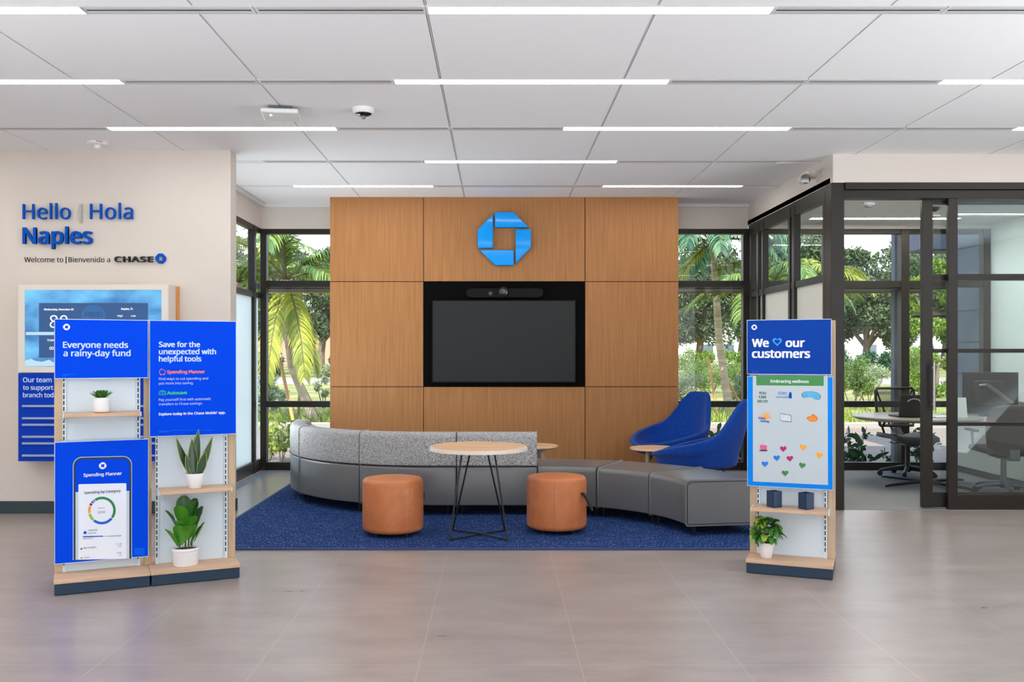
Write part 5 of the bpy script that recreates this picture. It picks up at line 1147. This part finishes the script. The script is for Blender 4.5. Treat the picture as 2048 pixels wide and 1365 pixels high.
# palms --------------------------------------------------------------
def palm(x, y, path, rad, fronds, label, m, extras=()):
    t = thing('palm_tree', label, 'palm tree', (x, y, -.05), 0, 'young palms outside the windows')
    MB().tube(path, rad, 14).build('trunk', M_palmtrunk, t)
    top = Vector(path[-1])
    for (az, e0, e1, L, mm_, ll) in fronds:
        b = MB(); p = top.copy(); N = 26; sp_ = []; ds = []
        for i in range(N + 1):
            u = i / N; e = R(e0 + (e1 - e0) * u ** 1.1); d = Vector((math.cos(R(az)) * math.cos(e), math.sin(R(az)) * math.cos(e), math.sin(e))); sp_.append(p.copy()); ds.append(d); p = p + d * (L / N)
        b.tube(sp_, [.02 * (1 - .85 * i / N) + .003 for i in range(N + 1)], 5, m=1)
        side0 = Vector((-math.sin(R(az)), math.cos(R(az)), 0))
        for i in range(4, N + 1):
            u = i / N
            for rep in (0, .5):
                q0 = sp_[i - 1].lerp(sp_[i], rep + .25) if i else sp_[0]; d = ds[i]; upv = side0.cross(d) * -1
                for sg in (-1, 1):
                    ln = ll * (math.sin(math.pi * (.12 + .80 * u)) ** .6) * random.uniform(.85, 1.12)
                    dirv = (d * (.55 + .4 * u) + side0 * sg * .75 + upv * random.uniform(.05, .4)).normalized(); wv = .017
                    nrm = dirv.cross(upv).normalized(); pts_ = []; pq = q0.copy(); dd = dirv.copy()
                    for s_ in range(4):
                        pts_.append((pq.copy(), wv * (1, 1.25, .8, .05)[s_])); pq = pq + dd * ln / 3; dd = (dd + Vector((0, 0, -.55))).normalized()
                    b.grid([[q_ - nrm * w_, q_ + nrm * w_] for q_, w_ in pts_], 0)
        b.build('frond', [mm_, M_stem], t)
    for nm, pa, r_, m_ in extras: MB().tube(pa, r_, 8).build(nm, m_, t)
    return t
rf = random.Random(3)
def crown(n, L, m, ll=.5, e=(70, 10), drop=(-70, -35), az0=0):
    return [(az0 + 360 * i / n + rf.uniform(-12, 12), rf.uniform(min(e), max(e)), rf.uniform(min(drop), max(drop)), L * rf.uniform(.85, 1.1), m, ll) for i in range(n)]
bx_ = on_floor(632, 846); Yb = bx_.y
def rel(px_, py_, Y): q_ = at(px_, py_, Y); return (q_.x - bx_.x, q_.y - bx_.y, q_.z + .05)
palm(bx_.x, bx_.y, [(0, 0, 0), rel(604, 785, Yb), rel(583, 732, Yb - .1), rel(574, 660, Yb - .2), rel(572, 560, Yb - .3)], [.10, .085, .08, .075, .07],
     crown(11, 2.5, M_palm, .62, (75, 20), (-75, -30), 15) + [(-100, -52, -84, 2.2, M_palmy, .5), (-60, -40, -82, 2.3, M_palmy, .5), (-20, -58, -84, 2.0, M_palmy, .45), (-130, 45, -20, 2.4, M_palmy, .6), (-20, 40, -25, 2.5, M_palm, .6), (-80, 60, -10, 2.4, M_palm, .6), (150, -70, -86, 1.6, M_dead, .3)],
     'leaning young palm with drooping yellow fronds in the left window', M_palm,
     [('support_stake', [rel(560, 720, Yb), rel(586, 842, Yb - .6)], .035, M_stake), ('support_stake', [rel(600, 770, Yb), rel(596, 842, Yb + 1)], .03, M_stake), ('support_stake', [rel(600, 760, Yb), rel(640, 840, Yb + .8)], .03, M_stake)])
bx_ = on_floor(1460, 828)
Yb = bx_.y
palm(bx_.x, bx_.y, [(0, 0, 0), rel(1452, 780, Yb), rel(1439, 690, Yb), rel(1433, 600, Yb), rel(1429, 540, Yb), rel(1427, 484, Yb)], [.11, .09, .085, .08, .075, .07],
     crown(19, 2.5, M_palmd, .6, (66, 8), (-80, -40), 5) + [(-150, -30, -80, 2.5, M_palmy, .45), (-120, 35, -60, 2.2, M_palmd, .6), (-60, 25, -60, 2.2, M_palmd, .6), (-90, 55, -35, 2.4, M_palmd, .6)],
     'straight-trunked young palm with cool green fronds in the right window', M_palmd,
     [('support_stake', [rel(1416, 715, Yb), rel(1436, 834, Yb - .4)], .03, M_stake), ('support_stake', [rel(1445, 740, Yb), rel(1490, 830, Yb + .5)], .03, M_stake)])
bx_ = on_floor(1618, 832); Yb = bx_.y
palm(bx_.x, bx_.y, [(0, 0, 0), (0, 0, 1.5), (.05, 0, 3.1)], [.11, .09, .08], crown(11, 1.6, M_palmy, .4, (75, 15), (-75, -30), 9), 'young palm with yellow fronds behind the partition corner', M_palmy)
bx_ = on_floor(480, 836); Yb = bx_.y
palm(bx_.x, bx_.y, [(0, 0, 0), (0, 0, 1.5), (-.05, 0, 3.0)], [.11, .09, .08], crown(12, 2.3, M_palm, .55, (75, 15), (-75, -30), 21), 'young palm half hidden behind the frosted side glass', M_palm)
bx_ = on_floor(1545, 838); Yb = bx_.y
palm(bx_.x, bx_.y, [(0, 0, 0), (0, 0, 1.5), (-.05, 0, 2.7)], [.11, .09, .08], crown(12, 2.1, M_palm, .55, (75, 15), (-75, -30), 2), 'young palm seen through the middle panes of the partition', M_palm)
# houses -------------------------------------------------------------
def house(px_, Y, wd, h, dp, m, label, wins, roof_h=1.6):
    x = (px_ - CX) * Y / F; t = thing('house', label, 'house', (x, Y, -.05), 0, 'houses behind the trees')
    MB().box(-wd / 2, wd / 2, 0, dp, 0, h).build('walls', m, t, smooth=False)
    MB().prism([(-wd / 2 - .5, h), (wd / 2 + .5, h), (wd / 2 - 2, h + roof_h), (-wd / 2 + 2, h + roof_h)], -.5, dp + .5).build('roof', M_roof, t, smooth=False)
    for wx in wins:
        f_ = MB().box(wx - .9, wx + .9, -.06, .02, 1.1, 2.6).build('window', M_alu, t, smooth=False); MB().box(wx - .8, wx + .8, -.08, -.05, 1.2, 2.5).build('pane', M_win, f_, smooth=False)
house(570, 116, 13, 5.0, 8, M_pinkhouse, 'pink stucco house with tiled roof glimpsed behind the left palm', (-2.2, 2.0))
house(1455, 116, 14, 5.2, 8, M_whitehouse, 'white house with grey windows glimpsed behind the right palm', (-2.6, 0, 2.6))
house(1740, 118, 18, 4.8, 8, M_whitehouse, 'pale house low between oak trunks in the office doorway', (-4, 0, 4))
